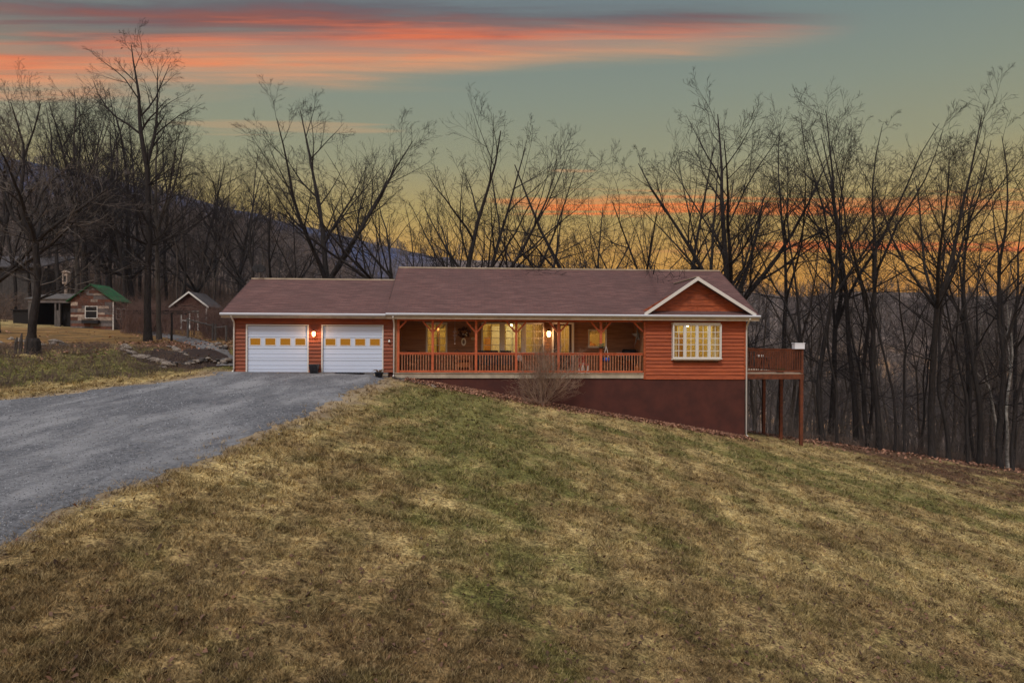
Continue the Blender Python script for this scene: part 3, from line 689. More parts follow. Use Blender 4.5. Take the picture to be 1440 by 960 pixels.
room(DR[0]-.15, W3[1]+.2, .1, 2.5, PV+.14, 2.2, 26, [(lambda m2: (m2.box(W3[0]+.2, W3[0]+.5, PV+1.8, PV+2.1, .9, 1.5), m2.blob((W3[0]+.5, PV+1.6, 1.2), .22, 5)), 'orange_wood'),
    (lambda m2: curtain(m2, W3[0], W3[1], PV+.19, W3[3]-.22, W3[3]+.02), 'curtain')], lampx=DR[1]+.4, tint=(1, .66, .28))
room(BW[0]-.05, BW[1]+.05, .1, 2.5, .06, 2.6, 34, [
    (lambda m2: curtain(m2, BW[0]+.05, BW[0]+.32, .1, .6, 2.4), 'curtain'), (lambda m2: curtain(m2, BW[1]-.32, BW[1]-.05, .1, .6, 2.4), 'curtain'),
    (lambda m2: (m2.box(BW[0]+.8, BW[0]+1.4, 2.2, 2.6, .1, 1.9)), 'brown_wood')], tint=(1, .84, .36))
# gable over the right block
GL, GR = U(906, -.46), U(1063, -.46); GC = U(981, -.46); GZ = Zp(981, 390, -.46); ge = 2.775
vi = -.46+(GZ-.02-2.76)/((RM-2.76)/5.36)
for (q, sg) in ((GL, -1), (GR, 1)):
    g = MB(); g.prism([(GC, -.46, GZ-.07), (GC, vi+.05, GZ-.07), (q, -.44, ge-.07), (q, -.46, ge-.07)], (0, 0, .085)); g.build('gable_roof', 'shingle', house)
    r = MB(); r.hexa([(GC, -.5, GZ-.14), (GC, -.462, GZ-.14), (q, -.462, ge-.10), (q, -.5, ge-.10)], [(GC, -.5, GZ+.03), (GC, -.462, GZ+.03), (q, -.462, ge+.07), (q, -.5, ge+.07)])
    r.build('rake_board', 'white_trim', house)
g = MB(); g.box(GC-.09, GC+.09, -.45, vi+.05, GZ-.0, GZ+.04); g.build('ridge_cap', 'beige_trim', house)
# shingled gable wall, in courses of separate shakes
g = MB(); rg = random.Random(4); z = 2.92; zt = GZ-.1; hw = (GR-GL)/2-.1; nrow = 5; hh = (zt-z)/nrow
for k in range(nrow):
    za, zb = z+k*hh, z+(k+1)*hh
    wa = hw*(zt-za)/(zt-z)*1.02; wb = hw*(zt-zb)/(zt-z)
    x = -wa
    while x < wa:
        x2 = min(x+rg.uniform(1.0, 2.2), wa)
        xa0, xa1 = x+.004, x2-.004; xb0, xb1 = max(min(x+.004, wb), -wb), max(min(x2-.004, wb), -wb)
        vv = -.05+rg.uniform(-.004, .004)
        g.hexa([(GC+xa0, vv, za), (GC+xa1, vv, za), (GC+xa1, .02, za), (GC+xa0, .02, za)], [(GC+xb0, vv+.03, zb), (GC+xb1, vv+.03, zb), (GC+xb1, .02, zb), (GC+xb0, .02, zb)])
        x = x2
g.build('gable_wall', 'siding_gable', house)
g = MB(); g.prism([(GL+.1, .022, 2.85), (GR-.1, .022, 2.85), (GC, .022, GZ-.1)], (0, .03, 0)); g.build('gable_backing', 'dark_line', house)

# ---- deck on the right side
DZ = Zp(1090, 524.5, .5); V0, V1 = .45, 6.2; DU = U(1131, V0)-.05; D0 = UR+.06
dk = MB()
n = 20
for k in range(int((V1-V0)/.145)): dk.box(D0, DU, V0+k*.145, V0+k*.145+.135, DZ-.035, DZ)
deckf = dk.build('deck_floor', 'deck_board', house)
b_ = MB(); b_.box(D0, DU+.02, V0-.042, V0-.002, DZ-.29, DZ-.04); b_.box(DU, DU+.04, V0, V1, DZ-.29, DZ-.04); b_.box(D0, DU, V1, V1+.04, DZ-.29, DZ-.04)
for k in range(1, 7): b_.box(D0+.42*k, D0+.42*k+.04, V0, V1, DZ-.27, DZ-.04)
b_.build('deck_beam', 'deck_wood', house)
for vv in (V0+.05, V0+2.25, V0+4.35):
    uu = DU-.07; P_ = HW(uu, vv); zb = Hs(P_.x, P_.y)
    p = MB(); p.box(uu-.075, uu+.075, vv-.075, vv+.075, zb-.4, DZ-.045 if vv > V0+.1 else DZ-.045); p.build('deck_post', 'deck_wood', house, bevel=.006)
RT = Zp(1090, 490.5, V0)-DZ
railing(house, (D0+.02, V0+.02, DZ), (DU-.05, V0+.02, DZ), .05, RT, 'deck_wood', 'deck_wood', .125, 'deck_railing')
railing(house, (DU-.02, V0+.05, DZ), (DU-.02, V1-.05, DZ), .05, RT, 'deck_wood', 'deck_wood', .125, 'deck_railing')
railing(house, (D0+.02, V1-.02, DZ), (DU-.05, V1-.02, DZ), .05, RT, 'deck_wood', 'deck_wood', .125, 'deck_railing')
p = MB(); p.box(DU-.10, DU, V0-.03, V0+.07, DZ, DZ+RT); p.box(D0+.01, D0+.09, V0-.03, V0+.05, DZ, DZ+RT); p.build('corner_post', 'deck_wood', house)

# ================================================================== THINGS AT THE HOUSE
def hthing(name, label, cat, u, v, z, rz=0., group=None): return empty(name, HW(u, v, z), HA+rz, label, cat, group)
def wall_lamp(u, v, z, label, glow, watts, s=1.):
    t_ = hthing('wall_lamp', label, 'wall lamp', u, v, z)
    b = MB(); b.box(-.05*s, .05*s, -.02, 0, -.10*s, .10*s); b.bar((0, -.02, .05*s), (0, -.14*s, .11*s), .02*s); b.build('bracket', 'black_metal', t_)
    g = MB(); g.lathe((0, -.14*s, -.10*s), [(.03*s, 0), (.06*s, .04*s), (.065*s, .15*s), (.045*s, .19*s)], 10); g.build('lamp_glass', glow, t_, smooth=True)
    c_ = MB(); c_.lathe((0, -.14*s, .09*s), [(.08*s, 0), (.06*s, .03*s), (.012*s, .06*s), (.01*s, .09*s)], 10); c_.build('cap', 'black_metal', t_)
    ld = bpy.data.lights.new('lamp_light', 'POINT'); ld.energy = watts; ld.color = (1, .5, .22); ld.shadow_soft_size = .06
    L = bpy.data.objects.new('lamp_light', ld); C.objects.link(L); L.parent = t_; L.location = (0, -.24*s, -.02)
wall_lamp(U(442.5, 0), -.035, Zp(442, 469.5, 0), 'lit lantern glowing on the siding between the two garage doors', 'lamp_red', 16, 1.2)
wall_lamp(U(771, PV), PV-.03, Zp(771, 469.5, PV), 'lit round porch lantern beside the white front door frame', 'lamp_glow', 26, 1.5)
# dish on the garage ridge
t_ = hthing('satellite_dish', 'black satellite dish on a short mast standing on the garage ridge', 'satellite dish', U(364, 3.9), 3.9, RG+.03)
d = MB(); d.tube([(0, 0, 0), (0, 0, .30), (.0, -.03, .36)], .025, 8); d.bar((-.1, 0, .01), (.1, 0, .01), .06, .02); d.build('mast', 'grey_metal', t_)
d = MB(); prof = [(.001, 0), (.14, .012), (.25, .04), (.34, .085)]; d.lathe((0, 0, 0), prof+[(.345, .095), (.22, .055), (.1, .022), (.001, .012)], 20)
do = d.build('reflector', 'shade_inside', t_, smooth=True); do.location = (0, -.05, .42); do.rotation_euler = (R(42), 0, R(20))
d = MB(); d.tube([(0, -.25, .25), (.1, -.50, .42)], .012, 6); d.box(.07, .13, -.54, -.48, .39, .46); d.build('feed_arm', 'black_metal', t_)
# bin between garage doors
t_ = hthing('black_bin', 'black ribbed plastic bin standing between the two garage doors', 'bin', U(442, -.3), -.3, .0)
d = MB(); d.hexa([(-.16, -.15, 0), (.16, -.15, 0), (.16, .15, 0), (-.16, .15, 0)], [(-.2, -.19, .36), (.2, -.19, .36), (.2, .19, .36), (-.2, .19, .36)])
for k in range(5): d.box(-.15+.07*k, -.13+.07*k, -.195, -.15, .04, .33)
d.build('bin_body', 'black_plastic', t_, bevel=.01)
d = MB(); d.box(-.215, .215, -.205, .205, .362, .40); d.build('rim', 'black_plastic', t_, bevel=.01)
# mat
u0 = (U(472, -.4), U(512, -.4))
d = MB(); d.box(-.65, .65, -.22, .22, 0, .035)
for k in range(9): d.box(-.6+.135*k, -.52+.135*k, -.2, .2, .036, .048)
o = d.build('door_mat', 'black_plastic'); q = HW(sum(u0)/2, -.38, Hs(*HW(sum(u0)/2, -.38)[:2])+.045); o.location = q; o.rotation_euler = (0, 0, HA)
tag(o, 'flat black rubber mat on the gravel before the right garage door', 'mat')
# bell on the garage wall
t_ = hthing('wall_bell', 'small pale bell hung on the orange siding beside the downspout', 'bell', U(547.8, 0), -.04, Zp(548, 478, 0))
d = MB(); d.lathe((0, -.06, -.10), [(.065, 0), (.05, .03), (.03, .09), (.01, .12)], 10); d.build('bell_cup', 'white_paint', t_, smooth=True)
d = MB(); d.bar((0, 0, .05), (0, -.07, .05), .015); d.bar((0, -.06, .05), (0, -.06, .0), .01); d.build('hook', 'black_metal', t_)
# pot and sticks at the corner
q = HW(U(533, -.9), -.9); zz = Hs(q.x, q.y)
t_ = empty('black_pot', (q.x, q.y, zz), 0, 'black pot of dark stems on the gravel at the porch corner', 'pot')
d = MB(); d.lathe((0, 0, 0), [(.14, 0), (.2, .22), (.22, .24), (.2, .26), (.17, .2), (.01, .18)], 14); d.build('pot_body', 'black_plastic', t_, smooth=True)
d = MB(); rg = random.Random(8)
for k in range(26):
    a = rg.uniform(0, 6.28); r_ = rg.uniform(.15, .42); d.tube([(0, 0, .2), (math.cos(a)*r_*.5, math.sin(a)*r_*.5, .34), (math.cos(a)*r_, math.sin(a)*r_, rg.uniform(.2, .4))], [.012, .01, .004], 4)
d.build('stems', 'dry_plant', t_)
o = MB().box(-.32, .32, -.14, .14, 0, .05).box(-.28, .28, -.12, .12, .052, .08).build('step_slab', 'beige_trim'); q = HW(U(536, -.3), -.22); o.location = (q.x, q.y, Hs(q.x, q.y)+.05); o.rotation_euler = (0, 0, HA)
tag(o, 'pale stacked stone slab lying right of the right garage door', 'slab')
# ---- porch furnishing
PF = -.03
t_ = hthing('wicker_chair', 'dark wicker armchair at the left end of the porch', 'chair', U(580, 1.2), 1.2, PF)
d = MB(); d.box(-.28, .28, -.26, .26, .36, .44); d.build('seat', 'brown_wood', t_)
d = MB()
for k in range(9): d.bar((-.26+.065*k, .26, .4), (-.26+.065*k, .34, 1.0), .025)
d.bar((-.29, .34, 1.0), (.29, .34, 1.0), .05); d.build('backrest', 'door_dark', t_)
for sx in (-1, 1):
    d = MB(); d.bar((sx*.28, -.26, .64), (sx*.28, .3, .66), .05); d.bar((sx*.28, -.24, .4), (sx*.28, -.24, .64), .04); d.build('armrest', 'door_dark', t_)
    for sy in (-1, 1): d = MB(); d.box(sx*.25-.02, sx*.25+.02, sy*.23-.02, sy*.23+.02, 0, .36); d.build('leg', 'door_dark', t_)
t_ = hthing('wooden_bench', 'orange wooden cabinet bench with an open shelf below the little roof frame', 'bench', U(652, 1.5), 1.5, PF)
d = MB(); d.box(-.36, .36, -.2, .2, .80, .86); d.build('top', 'orange_wood', t_)
d = MB(); d.box(-.34, .34, -.2, .2, .25, .48); d.build('drawer_box', 'orange_wood', t_)
d = MB(); d.box(-.34, .34, -.19, .19, .60, .80); d.build('drawer_panel', 'orange_wood', t_)
for sx in (-1, 1):
    for sy in (-1, 1): d = MB(); d.box(sx*.33-.025, sx*.33+.025, sy*.18-.022, sy*.18+.022, 0, .8); d.build('leg', 'stain_light', t_)
o = MB().bar((-.17, 0, 0), (0, 0, .17), .03, .08, (0, 1, 0)).bar((.17, 0, 0), (0, 0, .17), .03, .08, (0, 1, 0)).box(-.13, .13, .02, .05, -.02, .0)
o = o.build('peaked_frame', 'grey_wood'); o.location = HW(U(643, 1.45), 1.45, Zp(643, 496, 1.45)); o.rotation_euler = (0, 0, HA); tag(o, 'small peaked wooden roof frame standing on the orange cabinet bench', 'birdhouse roof')
o = MB().blob((0, 0, .09), .10, 4, (1.1, .8, .8)).blob((.08, -.02, .17), .055, 5); o = o.build('stone_figure', 'stone', smooth=True); o.location = HW(U(645.5, 1.4), 1.4, PF+.48); tag(o, 'pale rounded stone figure on the shelf of the orange bench', 'figurine')
# wreath, spinner, oval plaque, oval sign
t_ = hthing('wall_wreath', 'dark wreath of twigs and leaves hung high on the porch wall', 'wreath', U(652.5, PV), PV-.06, Zp(652, 467, PV))
d = MB(); d.tube([(.2*math.cos(a), 0, .2*math.sin(a)) for a in [k*6.2832/16 for k in range(17)]], .03, 6); d.build('ring', 'door_dark', t_)
d = MB(); rg = random.Random(3)
for k in range(60):
    a = rg.uniform(0, 6.28); r_ = rg.uniform(.12, .32); c_ = Vector((r_*math.cos(a), rg.uniform(-.05, .0), r_*math.sin(a)*.85)); e = rg.uniform(.03, .06)
    d.add([c_+Vector((-e, 0, 0)), c_+Vector((0, -.02, -e)), c_+Vector((e, 0, 0)), c_+Vector((0, .01, e))], [(0, 1, 2, 3)])
d.build('leaf', 'door_dark', t_)
d = MB()
for k, (x, z) in enumerate(((-.05, -.1), (.06, -.12), (.14, -.04), (.12, -.16))): d.blob((x, -.06, z), .035, k, rough=.1)
d.build('blossom', 'white_paint', t_)
t_ = hthing('wind_spinner', 'long bluish silver wind spinner hanging from the porch ceiling', 'wind spinner', U(639.5, .9), .9, 1.72)
d = MB(); d.tube([(0, 0, .40), (0, 0, .83)], .005, 5); d.build('cord', 'grey_metal', t_)
mat('spinner_metal', (.35, .40, .62), .3, .2, 9, metal=.6)
d = MB()
for k in range(26):
    a = k*.42; r_ = .09*math.sin(math.pi*(k+1)/27)+.02; z = .4-.03*k*.8
    d.bar((math.cos(a)*-r_, math.sin(a)*-r_, z), (math.cos(a)*r_, math.sin(a)*r_, z), .02, .006)
d.tube([(0, 0, .4), (0, 0, -.32)], .006, 5); d.build('spiral', 'spinner_metal', t_)
d = MB(); d.blob((0, 0, -.36), .035, 2, rough=0); d.build('drop', 'white_paint', t_)
t_ = hthing('oval_lantern', 'white oval lantern plaque on the porch wall below the wreath', 'plaque', U(652, PV), PV-.03, Zp(652, 480.5, PV))
d = MB(); n = 18; d.prism([(.12*math.cos(a), 0, .2*math.sin(a)) for a in [k*6.2832/n for k in range(n)]], (0, -.05, 0)); d.build('plaque_body', 'white_paint', t_)
d = MB(); d.prism([(.06*math.cos(a), -.051, .12*math.sin(a)) for a in [k*6.2832/n for k in range(n)]], (0, -.01, 0)); d.build('plaque_center', 'stone', t_)
o = MB(); o.prism([(.12*math.cos(a), 0, .075*math.sin(a)) for a in [k*6.2832/n for k in range(n)]], (0, -.03, 0)); o = o.build('oval_sign', 'beige_trim'); o.location = HW(U(665.5, PV), PV-.03, Zp(665, 476, PV)); o.rotation_euler = (0, 0, HA); tag(o, 'small tan oval house sign on the porch wall left of the triple window', 'sign')
t_ = hthing('dark_box', 'low black box on a stand behind the railing beside the orange bench', 'box', U(659.5, 1.55), 1.55, .92)
d = MB(); d.box(-.16, .16, -.1, .1, -.12, .04); d.build('box_body', 'black_plastic', t_); d = MB(); d.box(-.17, .17, -.11, .11, .042, .06); d.build('lid', 'black_plastic', t_); 
for sx in (-1, 1): d = MB(); d.box(sx*.12-.015, sx*.12+.015, -.015, .015, -.95, -.12); d.build('leg', 'black_metal', t_)
def rocker(u, label, cloth=None):
    t_ = hthing('rocking_chair', label, 'rocking chair', u, .8, PF, 0, 'dark rocking chairs on the porch')
    d = MB(); d.box(-.27, .27, -.25, .25, .38, .43); d.build('seat', 'black_plastic', t_)
    d = MB()
    for k in range(6): d.bar((-.23+.092*k, .25, .42), (-.23+.092*k, .40, 1.0), .04, .02)
    d.bar((-.27, .40, 1.02), (.27, .40, 1.02), .05, .09); d.build('backrest', 'black_plastic', t_)
    for sx in (-1, 1):
        d = MB(); d.bar((sx*.28, -.28, .62), (sx*.28, .34, .62), .07, .03); d.build('armrest', 'black_plastic', t_)
        d = MB(); d.tube([(sx*.26, -.42, .09), (sx*.26, -.2, .03), (sx*.26, .1, .025), (sx*.26, .5, .12)], .02, 6); d.build('rocker', 'black_plastic', t_)
        for sy in (-.22, .24): d = MB(); d.box(sx*.26-.02, sx*.26+.02, sy-.02, sy+.02, .03, .62); d.build('leg', 'black_plastic', t_)
    if cloth:
        o = MB(); n = 10
        for k in range(n):
            z0 = 1.06-.62*k/n; z1 = 1.06-.62*(k+1)/n; y0 = .36-.14*k/n; y1 = .36-.14*(k+1)/n
            o.hexa([(-.24, y0-.05, z0), (.24, y0-.05-.02*math.sin(k), z0), (.24, y0-.03, z0), (-.24, y0-.03, z0)], [(-.24, y1-.05, z1), (.24, y1-.05-.02*math.sin(k+1), z1), (.24, y1-.03, z1), (-.24, y1-.03, z1)])
        o = o.build('blue_blanket', 'blue_cloth'); o.location = HW(u+cloth, .8, PF); o.rotation_euler = (0, 0, HA); tag(o, 'deep blue blanket draped over the back of a porch rocking chair', 'blanket')
rocker(U(680, .8), 'black slatted rocking chair left of the blue blanket')
rocker(U(693, .8), 'black slatted rocking chair under the blue blanket', .0)
rocker(U(712, .8), 'black slatted rocking chair under the middle of the triple window')
o = MB().lathe((0, 0, 0), [(.10, 0), (.13, .1), (.10, .25), (.06, .33), (.07, .40), (.03, .46)], 12).build('white_figurine', 'white_paint', smooth=True); o.location = HW(U(730.5, .5), .5, .52); tag(o, 'rounded white figurine on a stool behind the shrub', 'figurine')
t_ = hthing('porch_stool', 'small brown stool under the white figurine behind the railing', 'stool', U(730.5, .5), .5, PF)
d = MB(); d.box(-.16, .16, -.16, .16, .5, .55); d.build('seat', 'brown_wood', t_)
for sx in (-1, 1):
    for sy in (-1, 1): d = MB(); d.bar((sx*.15, sy*.15, 0), (sx*.12, sy*.12, .5), .03); d.build('leg', 'brown_wood', t_)
# white cones and red thing
for (px, hgt, lab) in ((814.5, .26, 'smallest of three white cone trees on the porch floor'), (820, .52, 'tallest of three white cone trees on the porch floor'), (827, .40, 'right-hand white cone tree of three on the porch floor')):
    o = MB(); o.lathe((0, 0, 0), [(.09*hgt/.4, 0), (.085*hgt/.4, .03), (.05*hgt/.4, hgt*.5), (.008, hgt)], 10); o = o.build('white_cone_tree', 'white_paint', smooth=True); o.location = HW(U(px, .35), .35, PF); tag(o, lab, 'ornament', 'white cone trees')
t_ = hthing('red_chair', 'small red painted chair behind the white cone trees', 'chair', U(820.5, .85), .85, PF)
d = MB(); d.box(-.22, .22, -.2, .2, .38, .42); d.build('seat', 'red_cloth', t_)
d = MB()
for k in range(5): d.bar((-.18+.09*k, .2, .42), (-.18+.09*k, .24, .82), .04, .02)
d.bar((-.22, .24, .84), (.22, .24, .84), .03, .07); d.build('backrest', 'red_cloth', t_)
for sx in (-1, 1):
    for sy in (-1, 1): d = MB(); d.box(sx*.19-.02, sx*.19+.02, sy*.17-.02, sy*.17+.02, 0, .38); d.build('leg', 'red_cloth', t_)
# planter on post
t_ = hthing('post_planter', 'small wire planter with dry foliage fixed on the fifth porch post', 'planter', posts[4]-.02, -.10, Zp(843, 490, 0))
d = MB(); d.lathe((0, 0, 0), [(.05, 0), (.13, .07), (.14, .085), (.12, .085), (.01, .04)], 12); d.build('bowl', 'dark_stone', t_, smooth=True)
d = MB(); rg = random.Random(6)
for k in range(70):
    a = rg.uniform(0, 6.28); r_ = rg.uniform(.02, .2); c_ = Vector((r_*math.cos(a), r_*math.sin(a)*.6, rg.uniform(.06, .24))); e = rg.uniform(.012, .028)
    d.add([c_+Vector((-e, 0, 0)), c_+Vector((0, -.01, -e)), c_+Vector((e, 0, .01)), c_+Vector((0, .01, e))], [(0, 1, 2, 3)])
d.build('foliage', 'plant_green', t_)
# hanging triangle planter with blue bowl
t_ = hthing('hanging_basket', 'blue pot slung from white rope in a triangle beside the fifth porch post', 'hanging planter', U(852.5, .3), .3, Zp(852, 504, .3))
d = MB(); hz = Zp(852, 487, .3)-Zp(852, 504, .3)
d.bar((-.16, 0, -.05), (0, 0, hz), .02, .02, (0, 1, 0)); d.bar((.16, 0, -.05), (0, 0, hz), .02, .02, (0, 1, 0)); d.tube([(0, 0, hz), (0, 0, 2.42-(Zp(852, 504, .3)))], .005, 4); d.build('rope', 'white_paint', t_)
d = MB(); d.lathe((0, 0, -.16), [(.10, 0), (.17, .07), (.19, .20), (.17, .21), (.01, .16)], 12); d.build('pot_body', 'blue_cloth', t_, smooth=True)
# star
t_ = hthing('barn_star', 'grey metal five-pointed star hanging crooked at the right end of the porch', 'star decoration', U(896.5, .8), .8, Zp(897, 472, .8))
d = MB(); pts = []
for k in range(10):
    a = math.pi/2+k*math.pi/5+.12; r_ = .55 if k % 2 == 0 else .17; pts.append(Vector((r_*math.cos(a)*.62, .12*math.cos(a), r_*math.sin(a))))
vs = pts+[Vector((0, -.08, 0)), Vector((0, .05, 0))]; d.add(vs, [(k, (k+1) % 10, 10) for k in range(10)]+[((k+1) % 10, k, 11) for k in range(10)])
d.build('star_body', 'grey_metal', t_); d = MB(); d.tube([(.0, 0, .5), (0, 0, 2.53-Zp(897, 472, .8))], .005, 4); d.build('cord', 'grey_metal', t_)
# grill
t_ = hthing('gas_grill', 'black lidded grill with grey shelf and dishes at the right end of the porch', 'grill', U(885, 1.2), 1.2, PF)
d = MB(); d.box(-.32, .32, -.22, .22, .62, .86); d.build('firebox', 'black_metal', t_, bevel=.02)
d = MB(); d.prism([(-.32, -.22, .865), (-.32, .22, .865), (-.32, .22, 1.08), (-.32, .05, 1.16), (-.32, -.16, 1.08)], (.64, 0, 0)); d.build('lid', 'black_metal', t_, bevel=.02)
d = MB(); d.box(-.66, -.33, -.2, .2, .83, .86); d.box(.33, .62, -.2, .2, .83, .86); d.build('side_shelf', 'grey_metal', t_)
d = MB(); d.box(-.27, .27, -.18, .18, .08, .1); d.build('bottom_shelf', 'black_metal', t_)
for sx in (-1, 1):
    for sy in (-1, 1): d = MB(); d.box(sx*.27-.02, sx*.27+.02, sy*.18-.02, sy*.18+.02, 0, .62); d.build('leg', 'black_metal', t_)
d = MB(); d.tube([(-.2, -.26, .96), (.2, -.26, .96)], .015, 8); d.build('lid_handle', 'grey_metal', t_)
for (x, z, s_, lab) in ((-.5, .87, 1., 'grey metal bowl on the left shelf of the porch grill'), (.48, .87, .8, 'smaller grey metal bowl on the right shelf of the porch grill')):
    o = MB(); o.lathe((0, 0, 0), [(.06*s_, 0), (.13*s_, .05), (.16*s_, .12), (.15*s_, .12), (.01, .02)], 12); o = o.build('metal_bowl', 'grey_metal', smooth=True); o.location = HW(U(885, 1.2)+x, 1.2, PF+z); tag(o, lab, 'bowl')
o = MB(); o.lathe((0, 0, 0), [(.09, 0), (.12, .08), (.12, .26), (.08, .34), (.045, .38), (.05, .45)], 12); o = o.build('wooden_jug', 'orange_wood', smooth=True); o.location = HW(U(896, .4), .4, PF); tag(o, 'tan wooden jug on the porch floor below the grey star', 'jug')
# items on deck
o = MB().box(-.25, .25, -.16, .16, .0, .26).box(-.27, .27, -.18, .18, .261, .30); mat('white_box', (.78, .82, .92), .4); o = o.build('white_box', 'white_box', bevel=.01); q = HW(U(1122, V0+.1), V0+.05, DZ+RT+.0); o.location = q; o.rotation_euler = (0, 0, HA); tag(o, 'white lidded box standing on the deck rail at its outer corner', 'box')
t_ = hthing('plant_bowl', 'wide dark bowl of green plants on the deck floor by the front railing', 'planter', U(1097, V0+.4), V0+.4, DZ)
d = MB(); d.lathe((0, 0, 0), [(.15, 0), (.25, .10), (.27, .13), (.24, .13), (.01, .08)], 14); d.build('bowl', 'dark_stone', t_, smooth=True)
d = MB(); rg = random.Random(5)
for k in range(40):
    a = rg.uniform(0, 6.28); r_ = rg.uniform(.05, .3); d.tube([(r_*.4*math.cos(a), r_*.4*math.sin(a), .1), (r_*math.cos(a), r_*math.sin(a), rg.uniform(.16, .3))], [.012, .004], 4)
d.build('foliage', 'plant_green', t_)
t_ = hthing('deck_table', 'round dark patio table on the deck beyond the railing', 'table', U(1075, V0+2.5), V0+2.5, DZ)
d = MB(); d.lathe((0, 0, .68), [(.4, 0), (.42, .02), (.4, .04)], 18); d.build('tabletop', 'black_metal', t_)
for k in range(3): a = k*2.094; d = MB(); d.bar((.1*math.cos(a), .1*math.sin(a), .68), (.32*math.cos(a), .32*math.sin(a), 0), .03); d.build('leg', 'black_metal', t_)
for (dx_, lab) in ((-.1, 'left white cup on the round deck table'), (.12, 'right white cup on the round deck table')):
    o = MB().lathe((0, 0, 0), [(.05, 0), (.07, .12), (.06, .12), (.01, .02)], 10).build('white_cup', 'white_paint', smooth=True); o.location = HW(U(1069, V0+2.5)+dx_, V0+2.5, DZ+.721); tag(o, lab, 'cup')
# ================================================================== LEFT MEADOW: sheds, pergola, stumps
def gable_shed(name, label, X, Y, w_, dep, zw, zp, roofm, wallm, fn, hl=None):
    zb = min(Hs(X-w_/2, Y), Hs(X+w_/2, Y))
    t_ = empty(name, (X, Y, zb), 0, label, 'shed'); fn(t_, w_, dep, zw, zp)
    for sg in (-1, 1):
        d = MB(); e = .22; s_ = (zp-zw)/(w_/2)
        d.hexa([(0, -e, zp-.0), (0, dep+e, zp-.0), (sg*(w_/2+e), dep+e, zw-e*s_), (sg*(w_/2+e), -e, zw-e*s_)], [(0, -e, zp+.07), (0, dep+e, zp+.07), (sg*(w_/2+e), dep+e, zw-e*s_+.07), (sg*(w_/2+e), -e, zw-e*s_+.07)])
        d.build('roof', roofm, t_)
    return t_
def shed1(t_, w_, dep, zw, zp):
    rg = random.Random(12); a = -w_/2; b_ = w_/2
    gr = {'patch_red': MB(), 'patch_pale': MB(), 'patch_grey': MB()}
    z = -.15; mw = (a+w_*.36, a+w_*.62, .85, 1.62)
    while z < zp-.05:
        hgt = rg.choice([.16, .2, .26]); z1 = min(z+hgt, zp-.02)
        lim = lambda q: w_/2 if q <= zw else w_/2*(zp-q)/(zp-zw)
        x = -w_/2
        while x < w_/2-.01:
            x2 = min(x+rg.choice([.5, .8, 1.1, 1.4]), w_/2)
            mt = rg.choice(['patch_red', 'patch_red', 'patch_pale', 'patch_grey', 'patch_grey'])
            la, lb = lim(z), lim(z1); v = rg.uniform(-.015, .0)
            xa, xb = max(x, -la), min(x2, la); xc, xd = min(max(x, -lb), lb), max(min(x2, lb), -lb)
            inw = z < mw[3] and z1 > mw[2] and x < mw[1] and x2 > mw[0]
            if xb-xa > .02 and not (inw and x > mw[0] and x2 < mw[1]):
                gr[mt].hexa([(xa+.006, v-.03, z+.004), (xb-.006, v-.03, z+.004), (xb-.006, .03, z+.004), (xa+.006, .03, z+.004)], [(xc+.006, v-.03, z1-.004), (xd-.006, v-.03, z1-.004), (xd-.006, .03, z1-.004), (xc+.006, .03, z1-.004)])
            x = x2
        z = z1
    wl = gr['patch_red'].build('front_wall', 'patch_red', t_); gr['patch_pale'].build('pale_boards', 'patch_pale', wl); gr['patch_grey'].build('grey_boards', 'patch_grey', wl)
    d = MB(); d.box(a, b_, .031, .07, -.2, zw); d.prism([(a, .031, zw), (b_, .031, zw), (0, .031, zp-.02)], (0, .03, 0)); d.box(a, a+.05, .07, dep, -.2, zw); d.box(b_-.05, b_, .07, dep, -.2, zw); d.box(a+.05, b_-.05, dep-.05, dep, -.2, zw); d.build('side_wall', 'patch_grey', t_)
    d = MB()
    for (p, q, r_, s_) in ((mw[0]-.05, mw[0], mw[2]-.05, mw[3]+.05), (mw[1], mw[1]+.05, mw[2]-.05, mw[3]+.05), (mw[0], mw[1], mw[2]-.05, mw[2]), (mw[0], mw[1], mw[3], mw[3]+.05), (mw[0], mw[1], 1.3, 1.33)): d.box(p, q, -.075, -.046, r_, s_)
    wf = d.build('window', 'white_paint', t_); d = MB(); d.box(*mw[:2], -.06, -.05, *mw[2:]); d.build('pane', 'shade_inside', wf)
    d = MB(); d.box(mw[0]-.15, mw[1]+.2, -.3, -.05, .45, .68); fb = d.build('flower_box', 'black_plastic', t_)
    d = MB(); rg = random.Random(2)
    for k in range(40): x = rg.uniform(mw[0]-.15, mw[1]+.2); d.tube([(x, -.18, .66), (x+rg.uniform(-.1, .1), -.2, rg.uniform(.72, .85))], [.02, .005], 4)
    d.build('dry_stems', 'dry_plant', fb)
    for y0 in (dep*.15, dep*.55):
        d = MB(); y1 = y0+dep*.28
        for (p, q, r_, s_) in ((y0, y0+.05, .75, 1.55), (y1, y1+.05, .75, 1.55), (y0, y1, .75, .80), (y0, y1, 1.5, 1.55), (y0, y1, 1.12, 1.16)): d.box(b_+.001, b_+.03, p, q, r_, s_)
        wf = d.build('window', 'white_paint', t_)
        d = MB(); d.box(b_+.001, b_+.01, y0+.05, y1, .8, 1.5); d.build('pane', 'shade_inside', wf)
    d = MB(); d.box(b_-.04, b_+.04, dep-.06, dep+.03, -.2, zw-.05); d.box(b_-.03, b_+.035, -.06, .0, -.2, zw-.1); d.build('corner_board', 'white_paint', t_)
    # ladder-like white vent frame on the ridge left of the roof handled as a separate thing
S1Y = 48
s1 = gable_shed('green_roofed_shed', 'small shed of patchwork old boards with a green metal roof and one front window', at(129.5, S1Y), S1Y, 3.0, 1.75, 2.1, 3.15, 'green_roof', 'patch_grey', shed1)
